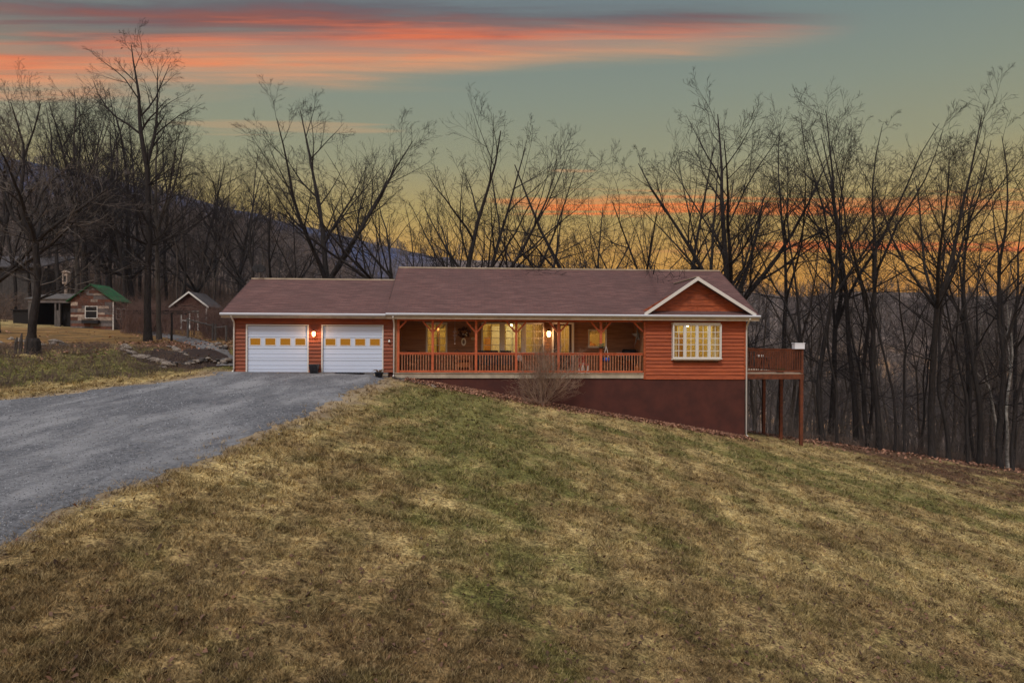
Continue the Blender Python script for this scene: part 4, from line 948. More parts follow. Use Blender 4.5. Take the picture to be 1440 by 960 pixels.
# lean-to shelter left of it
X0, X1 = at(38, 48), at(99, 48); zb = Hs((X0+X1)/2, 48.3)
t_ = empty('lean_to_shelter', ((X0+X1)/2, 48.3, zb), 0, 'low open grey wooden lean-to with dark bays beside the green-roofed shed', 'shelter'); hw = (X1-X0)/2
d = MB(); d.hexa([(-hw-.2, -.3, 1.85), (hw, -.3, 1.85), (hw, 2.2, 2.35), (-hw-.2, 2.2, 2.35)], [(-hw-.2, -.3, 1.93), (hw, -.3, 1.93), (hw, 2.2, 2.43), (-hw-.2, 2.2, 2.43)]); d.build('roof', 'grey_wood', t_)
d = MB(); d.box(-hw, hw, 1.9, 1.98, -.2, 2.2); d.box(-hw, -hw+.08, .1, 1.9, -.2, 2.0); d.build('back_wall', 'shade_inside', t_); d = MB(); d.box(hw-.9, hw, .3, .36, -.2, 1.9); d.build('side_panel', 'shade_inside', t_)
for x, ww in ((-hw, .2), (-hw+1.85, .12), (-hw+2.15, .1)):
    d = MB(); d.box(x, x+ww, -.2, -.08, -.2, 1.86); d.build('post', 'grey_wood', t_)
d = MB(); d.box(-hw+1.97, -hw+2.15, -.18, -.14, -.2, 1.1); d.build('door_panel', 'grey_wood', t_)
d = MB(); d.box(-hw, hw-.05, -.24, -.2, 1.62, 1.84); d.build('fascia_board', 'patch_grey', t_)
# black box further left
X = at(33, 49); o = MB().box(-.75, .75, 0, .8, -.2, .95).box(-.85, .85, -.1, .9, .951, 1.02).build('dark_crate', 'shade_inside'); o.location = (X, 49, Hs(X, 49)); tag(o, 'low black wooden coop left of the open lean-to', 'coop')
# pale tower frame behind
X = at(92.5, 51); zb = Hs(X, 51); t_ = empty('garden_tower', (X, 51, zb), 0, 'narrow whitewashed lookout tower with a small dark window behind the lean-to', 'tower')
zt = CAMZ+95/960*51-zb
d = MB(); d.box(-.09, .09, -.08, .08, 0, zt-.9); d.build('pole', 'patch_pale', t_)
d = MB(); d.box(-.19, .19, -.16, .16, zt-.9, zt-.05); hb = d.build('box_body', 'patch_pale', t_); d = MB(); d.box(-.09, .09, -.166, -.161, zt-.75, zt-.3); d.build('opening', 'shade_inside', hb)
d = MB(); d.prism([(-.25, -.22, zt-.06), (.25, -.22, zt-.06), (0, -.22, zt+.12)], (0, .44, 0)); d.build('roof', 'patch_pale', t_)
# old barn at the left edge
X = at(12, 62); zb = Hs(X, 62); t_ = empty('grey_barn', (X, 62, zb), 0, 'weathered grey board barn half hidden by trunks at the left edge', 'barn')
d = MB()
for k in range(22): d.box(-4.2+.32*k, -4.2+.32*k+.31, 0, .05, -.5, 4.1)
for k in range(10): d.box(2.85, 2.9, .06+.5*k, .5+.5*k, -.5, 4.1)
d.build('wall', 'barn_wood', t_)
d = MB(); d.hexa([(-4.5, -.4, 4.0), (3.2, -.4, 4.0), (3.2, 5.3, 5.6), (-4.5, 5.3, 5.6)], [(-4.5, -.4, 4.12), (3.2, -.4, 4.12), (3.2, 5.3, 5.72), (-4.5, 5.3, 5.72)]); d.build('roof', 'dark_roof', t_)
d = MB(); d.box(-3, -1.5, -.02, -.001, 0, 2.6); d.build('door_opening', 'shade_inside', t_)
# red shed with white door trim
def shed2(t_, w_, dep, zw, zp):
    a, b_ = -w_/2, w_/2; d = MB()
    for k in range(11): d.box(a, b_, -.02-.01*(k % 2), .03, -.2+k*.2, .0+k*.2-.006) if k*.2 < zw else None
    d.prism([(a, -.02, zw), (b_, -.02, zw), (0, -.02, zp-.03)], (0, .05, 0)); d.box(a, a+.05, .03, dep, -.2, zw); d.box(b_-.05, b_, .03, dep, -.2, zw); d.box(a, b_, dep-.05, dep, -.2, zw)
    d.build('wall', 'shed_red', t_)
    d = MB(); d.box(-.63, -.0-.05, -.055, -.032, 0, 1.55); d.box(.05, .63, -.055, -.032, 0, 1.55); dd = d.build('door', 'shed_red', t_)
    d = MB()
    for x in (-.72, -.045, .63): d.box(x, x+.10, -.08, -.056, 0, 1.62 if x else 1.8)
    d.box(-.62, .63, -.078, -.056, .80, .90); d.box(-.62, .63, -.078, -.056, 1.56, 1.62); d.box(b_-.08, b_+.01, -.045, -.0305, 0, zw-.2); d.build('door_trim', 'white_paint', dd)
    for sg in (-1, 1):
        d = MB(); s_ = (zp-zw)/(w_/2); d.hexa([(0, -.26, zp-.06), (0, -.23, zp-.06), (sg*(w_/2+.22), -.23, zw-.22*s_-.06), (sg*(w_/2+.22), -.26, zw-.22*s_-.06)], [(0, -.26, zp+.09), (0, -.23, zp+.09), (sg*(w_/2+.22), -.23, zw-.22*s_+.09), (sg*(w_/2+.22), -.26, zw-.22*s_+.09)]); d.build('rake_board', 'white_paint', t_)
S2Y = 55
gable_shed('red_shed', 'dark red garden shed with white-trimmed double doors behind the vines', at(267, S2Y), S2Y, 2.75, 2.6, 2.05, 3.1, 'dark_roof', 'shed_red', shed2)
# pergola beam on posts
Y = 47; X0, X1 = at(178, Y), at(262, Y); Xp = at(240, 43)
zt = CAMZ+(480-442)/960*Y
t_ = empty('pergola', ((X0+X1)/2, Y, Hs((X0+X1)/2, Y)), 0, 'rustic dark pergola with one long beam between the two sheds', 'pergola'); oz = t_.location.z; ox = t_.location.x
d = MB(); d.bar((X0-ox, 0, zt-oz), (X1-ox, 0, zt-oz-.05), .12, .16); d.bar((X0-ox, 1.8, zt-oz+.2), (X1-ox, 1.8, zt-oz+.1), .1, .12); d.build('beam', 'bark', t_)
for x, y in ((X0+.2, 0), (X0+2.1, 0), (X1-1.0, 0), (X1-.3, 1.8), (X0+1, 1.8)):
    d = MB(); d.tube([(x-ox, y, Hs(x, Y+y)-oz-.2), (x-ox+.03, y, zt-oz)], .06, 6); d.build('post', 'bark', t_)
d = MB()
for k in range(8): x = X0-ox+.3+k*.5; d.bar((x, -.4, zt-oz+.12), (x, 2.2, zt-oz+.25), .05, .07)
d.build('rafter_row', 'bark', t_)
# rail and posts by the path (trellis)
Y = 43; t_ = empty('rustic_fence', (at(300, Y), Y, Hs(at(300, Y), Y)), 0, 'rustic pole fence with a sloping rail beside the gravel path', 'fence'); ox, oz = t_.location.x, t_.location.z
Z_ = lambda py, Y: CAMZ+(480-py-1.8)/960*Y
d = MB(); d.tube([(at(262, Y)-ox, 0, Z_(449, Y)-oz), (at(299, Y)-ox, 0, Z_(458, Y)-oz)], .05, 6); d.tube([(at(299, Y)-ox, 0, Z_(461, Y)-oz), (at(318, Y)-ox, 0, Z_(459, Y)-oz)], .05, 6); d.build('rail', 'grey_wood', t_)
for px, yt in ((264, 447), (299, 455), (303, 456), (318, 457)):
    d = MB(); x = at(px, Y); d.tube([(x-ox, 0, Hs(x, Y)-oz-.2), (x-ox, 0, Z_(yt, Y)-oz)], .07, 6); d.build('post', 'grey_wood', t_)
Yq = 40; x = at(241, Yq); o = MB().tube([(0, 0, -.2), (.02, 0, 1.0), (0, 0, Z_(440, Yq)-Hs(x, Yq))], [.07, .06, .05], 7).build('wooden_post', 'bark'); o.location = (x, Yq, Hs(x, Yq)); tag(o, 'lone dark wooden post at the mulch bed right of the two big trunks', 'post')
# stump by the left tree
x, y = g2(34, 497); zb = Hs(x, y); t_ = empty('tree_stump', (x, y, zb), 0, 'broken dark hollow stump with split slabs at the foot of the left tree', 'stump')
d = MB(); d.lathe((.35, .1, -.2), [(.36, 0), (.27, .3), (.24, .7), (.18, .85), (.08, .7)], 11); d.build('stump_body', 'bark', t_)
for k, (xx, hh, rr) in enumerate(((-.30, .85, .07), (-.10, 1.05, .08), (.12, .95, .07))):
    d = MB(); d.tube([(xx, -.1, -.2), (xx+.03, -.1, .5), (xx+.06, -.08, hh*.8)], [rr, rr*.9, rr*.4], 6); d.build('slab', 'bark_grey', t_)
# ================================================================== STONES
stone_me = []
for k in range(7):
    b_ = MB(); b_.blob((0, 0, 0), 1, 40+k, (1.0+.4*(k % 3)*.5, .75, .38+.07*(k % 3)), .35, 7, 9); me = bpy.data.meshes.new('stone'); me.from_pydata(b_.v, [], b_.f); me.materials.append(M['stone' if k % 3 else 'dark_stone']); me.update(); stone_me.append(me)
rg = random.Random(77)
def stone(x, y, r, label, group, k=None, up=.12):
    o = bpy.data.objects.new('stone', stone_me[rg.randrange(7) if k is None else k]); C.objects.link(o)
    o.location = (x, y, Hs(x, y)+r*up); o.scale = (r, r, r); o.rotation_euler = (rg.uniform(-.2, .2), rg.uniform(-.2, .2), rg.uniform(0, 6.28)); tag(o, label, 'stone', group); return o
for k in range(46):   # low edging wall
    q = k/45; px = 228+q*97+rg.uniform(-1, 1); py = 517-9*math.sin(q*1.2)*1.0+(1.5 if q > .8 else 0)+rg.uniform(-1.5, 1.5); x, y = g2(px, py)
    stone(x, y, .75*rg.uniform(.13, .27), 'flat stone in the low rock edging between the mulch bed and the driveway', 'edging stones of the mulch bed', up=rg.choice([.2, .2, .9]))
for k in range(20):
    q = k/19; px = 172+q*55+rg.uniform(-2, 2); py = 494+15*q+rg.uniform(-3, 3); x, y = g2(px, py)
    stone(x, y, .75*rg.uniform(.13, .3), 'rough stone strewn on the bank below the two big trunks', 'stones strewn on the bank')
for k in range(12):
    px = rg.uniform(238, 262); py = 487+(px-238)*.6+rg.uniform(-3, 3); x, y = g2(px, py)
    stone(x, y, rg.uniform(.12, .22), 'pale stone stepping up through the dark mulch bed', 'stones in the mulch bed')
for k in range(14):
    px = rg.uniform(290, 322); py = 484+(px-290)*.1+rg.uniform(-2, 6); x, y = g2(px, py)
    stone(x, y, .75*rg.uniform(.13, .26), 'flat stone beside the gravel path left of the garage', 'stones by the path')
for k in range(12):
    x = rg.uniform(-25, -19); y = 24+rg.uniform(0, 1)+(x+18)*-.2+rg.uniform(6, 8); stone(x, y, rg.uniform(.12, .28), 'grey stone half sunk in leaves along the top of the bank', 'stones on top of the bank')
for k in range(9):
    p = HW(UB+.1+k*.22, -.35-.10*k+rg.uniform(-.05, .05)); stone(p.x, p.y, rg.uniform(.09, .17), 'flat brown stone by the downspout at the porch corner', 'stones at the porch corner')
o = stone(*g2(177, 490), .28, 'bluish grey boulder on the meadow edge left of the big trunks', None, 1, .3)

# ================================================================== TREES
def frusta(P0, P1, R0, R1, k):
    P0 = np.array(P0, float); P1 = np.array(P1, float); R0 = np.array(R0, float); R1 = np.array(R1, float)
    D = P1-P0; L = np.linalg.norm(D, axis=1, keepdims=True)+1e-9; D = D/L
    ref = np.where(np.abs(D[:, 2:3]) > .9, np.array([[1., .1, 0]]), np.array([[0., .1, 1.]])); A = np.cross(D, ref); A /= np.linalg.norm(A, axis=1, keepdims=True); B = np.cross(D, A)
    th = np.arange(k)*2*np.pi/k; c = np.cos(th)[None, :, None]; s = np.sin(th)[None, :, None]
    ring = A[:, None]*c+B[:, None]*s; n = len(P0)
    V = np.concatenate([P0[:, None]+ring*R0[:, None, None], P1[:, None]+ring*R1[:, None, None]], 1).reshape(-1, 3)
    j = np.arange(k); j2 = (j+1) % k; F = np.stack([j, j2, k+j2, k+j], 1)[None]+(np.arange(n)*2*k)[:, None, None]
    return V, F.reshape(-1, 4)
def seg_mesh(name, segs, material):
    Vs, Fs, off = [], [], 0
    for k in sorted({s[4] for s in segs}):
        g = [s for s in segs if s[4] == k]; V, F = frusta([s[0] for s in g], [s[1] for s in g], [s[2] for s in g], [s[3] for s in g], k)
        Vs.append(V); Fs.append(F+off); off += len(V)
    return np_mesh(name, np.concatenate(Vs), np.concatenate(Fs), material, 4, True)
def vrot(d, ang, az):      # tilt unit vector d by ang, towards azimuth az around it
    a = d.cross(Vector((0, 0, 1)));
    if a.length < .05: a = d.cross(Vector((0, 1, 0)))
    a.normalize(); b_ = d.cross(a); s_ = a*math.cos(az)+b_*math.sin(az)
    return (d*math.cos(ang)+s_*math.sin(ang)).normalized()
def grow2(seed, Ht, r0, fork=.3, lean=(0, 0), leaders=3, spread=32, trop=.05, nlat=(8, 6, 5, 3), ratio=.54, low=0, lowlen=.3, wob=.06, rmin=.0065, crook=0.):
    """bare tree: limbs arch upwards and carry side branches that shorten towards the tip"""
    rg = random.Random(seed); thick, thin = [], []; nl = len(nlat)
    def limb(p, d, L, r, lev):
        n = (9, 7, 5, 3, 2)[min(lev, 4)]; k = 8 if r > .12 else (6 if r > .05 else (4 if r > .02 else 3)); pts = []
        ww = (wob+crook)*(1.5 if lev >= 2 else 1.)
        for i in range(n):
            d = (d+Vector((rg.gauss(0, ww), rg.gauss(0, ww), rg.gauss(0, ww*.6)))+Vector((0, 0, trop*(1. if lev < 3 else .8)))).normalized(); q = p+d*(L/n)
            ra = max(r*(1-.86*i/n), rmin); rb = max(r*(1-.86*(i+1)/n), rmin*.8)
            (thick if lev <= 1 or ra > .035 else thin).append((p-d*ra*.2, q+d*rb*.2, ra, rb, k)); pts.append((p, q, d, ra, rb)); p = q
        if lev > nl: return
        for i in range(nlat[lev-1] if lev <= nl else 0):
            t = .14+.84*((i+rg.random())/nlat[lev-1]); f = t*n; j = min(int(f), n-1); a, b_, dd, ra, rb = pts[j]; f -= j
            limb(a.lerp(b_, f), vrot(dd, R(rg.uniform(26, 52)), rg.uniform(0, 6.28)), L*ratio*(1.2-.75*t)*rg.uniform(.65, 1.2), (ra+(rb-ra)*f)*rg.uniform(.45, .68), lev+1)
    p = Vector((0, 0, -.3)); d = Vector((lean[0], lean[1], 1)).normalized(); n = 9; Lt = Ht*fork+.3; tp = []
    for i in range(n):
        d = (d+Vector((rg.gauss(0, wob*.6), rg.gauss(0, wob*.6), .05))).normalized(); q = p+d*Lt/n; ra = r0*(1-.32*i/n)*(1.4 if i == 0 else 1); rb = r0*(1-.32*(i+1)/n)
        thick.append((p-d*ra*.2, q+d*rb*.2, ra, rb, 9)); tp.append((q, d, rb)); p = q
    L1 = Ht*(1-fork)*1.02; az = rg.uniform(0, 6.28)
    for i in range(leaders):
        a_ = spread*(rg.uniform(.15, .4) if i == 0 else rg.uniform(.65, 1.1)); limb(p, vrot(d, R(a_), az+i*6.283/leaders+rg.uniform(-.4, .4)), L1*(1.02 if i == 0 else rg.uniform(.78, .98)), r0*.76*(rg.uniform(.8, .95) if i == 0 else rg.uniform(.6, .8)), 1)
    for i in range(low):
        q, dd, rr = tp[rg.randint(3, n-1)]; limb(q, vrot(dd, R(rg.uniform(45, 80)), rg.uniform(0, 6.28)), Ht*lowlen*rg.uniform(.35, 1.), rr*rg.uniform(.2, .32), 2)
    return thick, thin
PROTO = {}
def proto(key, bark='bark', twig='twig', **kw):
    a, b_ = grow2(**kw); zs = sorted(s[1].z for s in a+b_); PROTO[key] = (seg_mesh('trunk', a, M[bark]), seg_mesh('crown', b_ or a[:1], M[twig]), zs[int(len(zs)*.995)]); return key
def put_tree(key, X, Y, Ht, rz=0., label='', group=None, name='bare_tree', wide=1.):
    tr, cr, h0 = PROTO[key]; t_ = empty(name, (X, Y, Hs(X, Y)), rz, label, 'tree', group); s_ = Ht/h0; t_.scale = (s_*wide, s_*wide, s_)
    for nm, me in (('trunk', tr), ('crown', cr)): np_obj(nm, me, t_)
    return t_
def tree_at(key, px, ytop, Y, rz, label, group=None, name='bare_tree', wide=1.):
    X = at(px, Y); Ht = CAMZ+(480+.0044*(px-720)-ytop)/960*Y-Hs(X, Y); return put_tree(key, X, Y, Ht, rz, label, group, name, wide)
# forms
proto('broad1', seed=11, Ht=17, r0=.30, fork=.30, leaders=5, spread=38, trop=.055)
proto('broad2', seed=23, Ht=17, r0=.30, fork=.16, leaders=5, spread=52, trop=.055, low=1)
proto('broad3', seed=35, Ht=17, r0=.32, fork=.20, leaders=6, spread=54, trop=.05)
proto('broad4', seed=305, Ht=17, r0=.29, fork=.38, leaders=5, spread=50, trop=.05, low=2)
proto('fan1', seed=41, Ht=15, r0=.30, fork=.08, leaders=7, spread=58, trop=.06, nlat=(7, 5, 5, 3))
proto('fan2', seed=57, Ht=15, r0=.26, fork=.10, leaders=5, spread=54, trop=.06, nlat=(7, 5, 5, 3))
proto('tall1', seed=61, Ht=19, r0=.18, fork=.50, leaders=3, spread=28, trop=.04, low=6, nlat=(7, 5, 4, 3))
proto('tall2', seed=72, Ht=19, r0=.165, fork=.46, leaders=2, spread=26, trop=.04, low=6, lean=(.03, 0), wob=.08, nlat=(8, 5, 4, 3))
proto('tall3', seed=83, Ht=19, r0=.18, fork=.36, leaders=3, spread=24, trop=.04, low=5, lean=(-.04, .02), wob=.08, nlat=(8, 5, 4, 3))
proto('tall4', seed=94, Ht=19, r0=.155, fork=.34, leaders=2, spread=22, trop=.03, low=5, lean=(.07, 0), wob=.1, nlat=(8, 5, 4, 3))
proto('slim1', seed=105, Ht=15, r0=.11, fork=.50, leaders=2, spread=24, trop=.04, low=7, wob=.08, nlat=(7, 5, 3))
proto('slim2', seed=116, Ht=15, r0=.10, fork=.45, leaders=2, spread=26, trop=.04, low=7, lean=(.05, .03), wob=.1, nlat=(7, 5, 3))
proto('slim3', seed=127, Ht=15, r0=.105, fork=.4, leaders=2, spread=26, trop=.04, low=6, lean=(-.06, 0), wob=.11, nlat=(7, 5, 3))
proto('pale1', 'bark_pale', 'twig_pale', seed=138, Ht=16, r0=.12, fork=.45, leaders=2, spread=28, trop=.04, low=7, wob=.1, nlat=(7, 5, 3))
proto('great_left', seed=149, Ht=21, r0=.26, fork=.60, leaders=2, spread=22, trop=.05, low=34, lowlen=.34, wob=.05, crook=.05, nlat=(7, 6, 5, 4))
proto('gnarled', 'bark', 'twig_pale', seed=151, Ht=13, r0=.23, fork=.42, leaders=5, spread=54, trop=.03, low=10, lowlen=.45, wob=.09, crook=.05, lean=(.04, -.05))
proto('grey_left', 'bark_grey', 'twig', seed=163, Ht=18, r0=.2, fork=.5, leaders=4, spread=30, trop=.045, low=12, nlat=(7, 6, 4, 3))
for k_, (src, sd_, lv) in enumerate((('a', 501, 5), ('b', 512, 5), ('c', 523, 4), ('d', 534, 4), ('e', 545, 4))):
    proto('mid_'+src, 'bark_mid', 'twig_mid', seed=sd_, Ht=16, r0=.15-.012*k_, fork=.34+.05*k_, leaders=2+(k_ % 3), spread=30, trop=.045, low=7, wob=.09, nlat=(7, 5, 4, 2) if lv == 5 else (7, 5, 3), lean=(.04*(-1)**k_, .02))
midk = ['mid_a', 'mid_b', 'mid_c', 'mid_d', 'mid_e']
# trees standing behind the house, left to right
T = tree_at
T('tall4', 408, 215, 52, .3, 'slender bare tree behind the garage roof left of the big spreading tree')
T('broad1', 462, 122, 47, .4, 'tall bare tree with a wide crown rising behind the right half of the garage roof', wide=1.05)
T('tall3', 360, 190, 56, 1.1, 'thin bare tree standing behind the dish on the garage')
T('slim3', 532, 195, 50, 2.2, 'slender bare tree behind the joint of the garage and main roofs')
T('slim1', 552, 205, 53, .6, 'second slender bare tree behind the left end of the main roof')
T('broad3', 645, 150, 46, .2, 'bare tree with low forking trunk and round crown behind the middle-left of the main roof', wide=1.1)
T('broad2', 668, 165, 49, 1.9, 'bare tree crowding right behind the round-crowned one over the main roof')
T('fan1', 752, 232, 48, .9, 'low bare tree fanning out behind the centre of the main roof', wide=.85)
T('slim2', 735, 262, 52, 3.9, 'small bare tree peeping over the centre of the main roof')
T('fan1', 858, 180, 46, 2.8, 'bare tree of many spreading stems behind the main roof left of the gable', wide=1.02)
T('fan2', 830, 235, 52, .7, 'smaller bare tree behind the many-stemmed one over the main roof')
T('broad2', 962, 150, 48, 2.3, 'tall bare tree behind the gable with several close stems', wide=.8)
T('tall1', 990, 180, 44, 4.4, 'straight bare tree just behind the gable peak')
T('broad4', 1027, 95, 45, 3.6, 'tallest bare tree right behind the right end of the roof, with wide airy crown', wide=.9)
T('tall2', 1093, 165, 44, .4, 'thin bare tree rising just behind the left part of the deck')
T('tall4', 1118, 175, 42, 5.2, 'crooked bare tree rising behind the white box on the deck')
T('tall3', 1165, 125, 43, 3.3, 'bare tree leaning right with dense top just right of the deck')
# woods right of the house: front rank
G1 = 'front rank of the woods right of the deck'
fr = [('tall2', 1158, 165, 39, 2.0), ('slim3', 1178, 290, 38, 1.0), ('tall1', 1205, 150, 41, .2), ('slim1', 1222, 170, 39.5, 4.0), ('tall3', 1236, 150, 38.5, 1.4), ('slim2', 1258, 300, 38, 5.5), ('slim1', 1273, 330, 37.5, 2.4), ('tall4', 1335, 180, 37, 2.6),
      ('slim3', 1362, 260, 37.2, .9), ('tall2', 1378, 190, 38, 4.1), ('tall3', 1408, 165, 37, 5.0), ('slim2', 1425, 250, 36.5, 1.8), ('tall1', 1452, 150, 36.5, 2.7)]
lab = ['thin straight tree, first at the wood edge right of the deck', 'low crooked tree close behind the first thin one right of the deck', 'tall straight tree third along the wood edge right of the deck', 'slim tree between two taller ones at the wood edge', 'leaning trunk at the wood edge left of the thickest one', 'short slim tree left of the thickest trunk at the wood edge',
       'low thin tree touching the thickest trunk from the left', 'tree leaning right beside the thickest trunk at the wood edge', 'crooked thin tree between leaning trunks near the right edge', 'tall thin tree left of the white-barked one', 'crooked tall tree just left of the white-barked one', 'slim bent tree right of the white-barked one', 'tall tree cut by the right edge of the view']
for (k, px, yt, Y, rz), l_ in zip(fr, lab): T(k, px, yt, Y, rz, l_, G1)
proto('thick', seed=177, Ht=19, r0=.20, fork=.45, leaders=5, spread=42, trop=.05, low=6, lean=(-.05, .0))
T('thick', 1311, 122, 37, 0, 'thickest dark trunk of the wood edge right of the house, with a wide crown')
T('pale1', 1418, 330, 37.6, .5, 'white-barked tree among dark trunks near the right edge', name='pale_barked_tree')
T('pale1', 1404, 380, 41, 2.5, 'smaller white-barked tree behind, near the right edge', name='pale_barked_tree')
rg = random.Random(2024); keys = ['tall1', 'tall2', 'tall4', 'slim1', 'slim2', 'slim3', 'slim1', 'slim3']
taken = []
def spaced(X, Y, d):
    for a, b_ in taken:
        if (a-X)**2+(b_-Y)**2 < d*d: return False
    taken.append((X, Y)); return True
cnt = 0
while cnt < 66:
    Y = 39+34*rg.random()**1.25; r_ = rg.uniform(.355, .86)
    X = r_*Y
    if not spaced(X, Y, 1.5): continue
    put_tree(rg.choice(keys) if Y < 44 else rg.choice(midk), X, Y, rg.uniform(12, 18), rg.uniform(0, 6.28), 'bare dark tree deep in the woods right of the house', 'bare trees deep in the woods right of the house'); cnt += 1
cnt = 0
while cnt < 0:      # behind the house further off
    Y = rg.uniform(56, 75); r_ = rg.uniform(-.14, .33); X = r_*Y
    if not spaced(X, Y, 3): continue
    put_tree(rg.choice(keys), X, Y, rg.uniform(9, 12), rg.uniform(0, 6.28), 'bare tree on the falling ground behind the house', 'bare trees below the house'); cnt += 1
# left woods
T('great_left', 208, 42, 38.5, 2.2, 'tallest bare tree on the left, thick grey-based trunk and crooked bare top')
T('grey_left', 224, 150, 40.5, 1.2, 'second big trunk close behind the tallest tree on the left')
T('gnarled', 45, 125, 34, .4, 'gnarled spreading tree with pale twigs over the stump at the far left', wide=1.0)
T('broad3', -6, 100, 38, 1.1, 'leaning tree entering from the left edge of the view')
lf = [('tall1', 84, 118, 54), ('broad1', 122, 130, 60), ('tall3', 142, 140, 57), ('tall2', 160, 120, 62), ('broad3', 186, 135, 63), ('tall4', 252, 170, 58), ('broad2', 275, 205, 66), ('tall1', 300, 215, 70), ('broad1', 335, 225, 66), ('tall2', 20, 150, 56), ('tall4', 60, 140, 66), ('grey_left', 108, 115, 58), ('tall3', 232, 150, 66), ('fan2', 385, 235, 62), ('tall2', 172, 118, 56), ('broad2', 150, 160, 70), ('tall1', 196, 145, 72), ('tall3', 40, 165, 60)]
ll = ['tall tree behind the lean-to', 'wide-crowned tree behind the green-roofed shed', 'crooked tall tree behind the green roof', 'tall thin tree just right of the green roof', 'wide tree close left of the tallest trunk', 'leaning thin tree right of the second big trunk', 'low wide tree above the red shed', 'thin tree above the right end of the red shed', 'wide tree left of the garage ridge',
      'thin tree over the grey barn', 'leaning tree right of the grey barn', 'grey-barked straight tree behind the whitewashed tower', 'crooked tree between the big trunks and the red shed', 'fanned low tree behind the dish', 'thin tree in the gap between shed and big trunks', 'wide tree far up the slope behind the green shed', 'far straight tree up the slope beside the tallest trunk', 'crooked far tree beyond the barn roof']
for k, ((key, px, yt, Y), l_) in enumerate(zip(lf, ll)): taken.append((at(px, Y), Y)); T(key, px, yt, Y, k*1.3, 'bare '+l_, 'woods behind the sheds')
cnt = 0
while cnt < 50:
    Y = 54+46*rg.random(); r_ = rg.uniform(-.80, -.30 if cnt % 6 == 0 else -.44); X = r_*Y
    if not spaced(X, Y, 2.): continue
    put_tree(rg.choice(midk), X, Y, rg.uniform(8.5, 13), rg.uniform(0, 6.28), 'bare dark tree on the wooded slope behind the sheds', 'bare trees on the slope behind the sheds'); cnt += 1
# ---- far-off wood: thousands of simple bare trees in one mesh
def far_wood():
    r = np.random.RandomState(5); N = 5200
    Y = 72+ (430*r.rand(N)**1.35); rr = r.uniform(-.85, .9, N); k = ~((rr > -.15) & (rr < .31) & (Y < 470)); Y = Y[k]; rr = rr[k]; N = len(Y); X = rr*Y; Z = H(X, Y); Ht = np.where(rr < -.1, r.uniform(5, 8.5, N), r.uniform(8, 13, N))
    P0, P1, R0, R1 = [], [], [], []
    base = np.stack([X, Y, Z-.3], 1); lean = r.normal(0, .06, (N, 3)); lean[:, 2] = 0; up = np.array([0, 0, 1.])+lean
    thick = .10+Y*.0003
    P0.append(base); P1.append(base+up*Ht[:, None]*.95); R0.append(thick); R1.append(thick*.2)
    for k in range(13):
        q = r.uniform(.3, .92, N); s = base+up*(Ht*q)[:, None]; az = r.uniform(0, 6.28, N); el = r.uniform(.5, 1.25, N); L = Ht*(1.05-q)*r.uniform(.35, .75, N)+.6
        d = np.stack([np.cos(az)*np.cos(el), np.sin(az)*np.cos(el), np.sin(el)], 1); e = s+d*L[:, None]
        P0.append(s); P1.append(e); R0.append(thick*.42); R1.append(thick*.12)
        for j in range(2):
            q2 = r.uniform(.3, .8, N); s2 = s+(e-s)*q2[:, None]; d2 = d+r.normal(0, .5, (N, 3)); d2[:, 2] = np.abs(d2[:, 2])+.3; e2 = s2+d2*(L*.4)[:, None]
            P0.append(s2); P1.append(e2); R0.append(thick*.22); R1.append(thick*.08)
    V, F = frusta(np.concatenate(P0), np.concatenate(P1), np.concatenate(R0), np.concatenate(R1), 3)
    return tag(np_obj('distant_wood', np_mesh('distant_wood', V, F, M['far_wood'], 4)), 'leafless brown-grey wood covering the far hillsides', 'wood', kind='stuff')
far_wood()
# ---- underbrush
def brush(name, label, spots, hmax, seed, material, r_=.012, n_each=7):
    r = np.random.RandomState(seed); X, Y = spots; N = len(X); Z = H(X, Y); P0, P1, R0, R1 = [], [], [], []
    for k in range(n_each):
        b_ = np.stack([X+r.normal(0, .15, N), Y+r.normal(0, .15, N), Z-.05], 1); h = hmax*r.uniform(.35, 1, N); d = r.normal(0, .38, (N, 3)); d[:, 2] = 1
        m1 = b_+d*h[:, None]*.55; d2 = d+r.normal(0, .35, (N, 3)); d2[:, 2] = r.uniform(.3, .9, N); e = m1+d2*h[:, None]*.5
        P0 += [b_, m1]; P1 += [m1, e]; R0 += [np.full(N, r_), np.full(N, r_*.7)]; R1 += [np.full(N, r_*.7), np.full(N, r_*.3)]
        for j in range(3):
            q = r.uniform(.2, .9, N); s = m1+(e-m1)*q[:, None]; d3 = r.normal(0, .6, (N, 3)); d3[:, 2] = np.abs(d3[:, 2])*.8; e3 = s+d3*h[:, None]*.28; P0.append(s); P1.append(e3); R0.append(np.full(N, r_*.5)); R1.append(np.full(N, r_*.25))
    V, F = frusta(np.concatenate(P0), np.concatenate(P1), np.concatenate(R0), np.concatenate(R1), 3)
    tag(np_obj(name, np_mesh(name, V, F, M[material], 4)), label, 'undergrowth', kind='stuff')
r = np.random.RandomState(9)
Y = r.uniform(49, 85, 1500); X = r.uniform(-.8, -.16, 1500)*Y; px_ = 720+X/Y*960; k = ((px_ < 20) | (px_ > 205)) | (Y > 53); k &= ~((px_ > 228) & (px_ < 312) & (Y < 60)); brush('underbrush', 'tangled reddish-brown brush on the slope behind the sheds', (X[k], Y[k]), 2.6, 3, 'brush', .016)
Y = r.uniform(38.5, 66, 750); X = r.uniform(.37, .86, 750)*Y; brush('underbrush', 'thin brown saplings and brush between the trunks right of the house', (X, Y), 2.0, 4, 'twig_mid', .010)
Y = r.uniform(38.6, 41, 260); X = r.uniform(.40, .86, 260)*Y; brush('underbrush', 'knee-high dry weeds along the foot of the wood edge', (X, Y), .7, 14, 'brush', .008)
mat('vine', (.21, .13, .105), .9, .3, 1, (.13, .08, .07), island=.3)
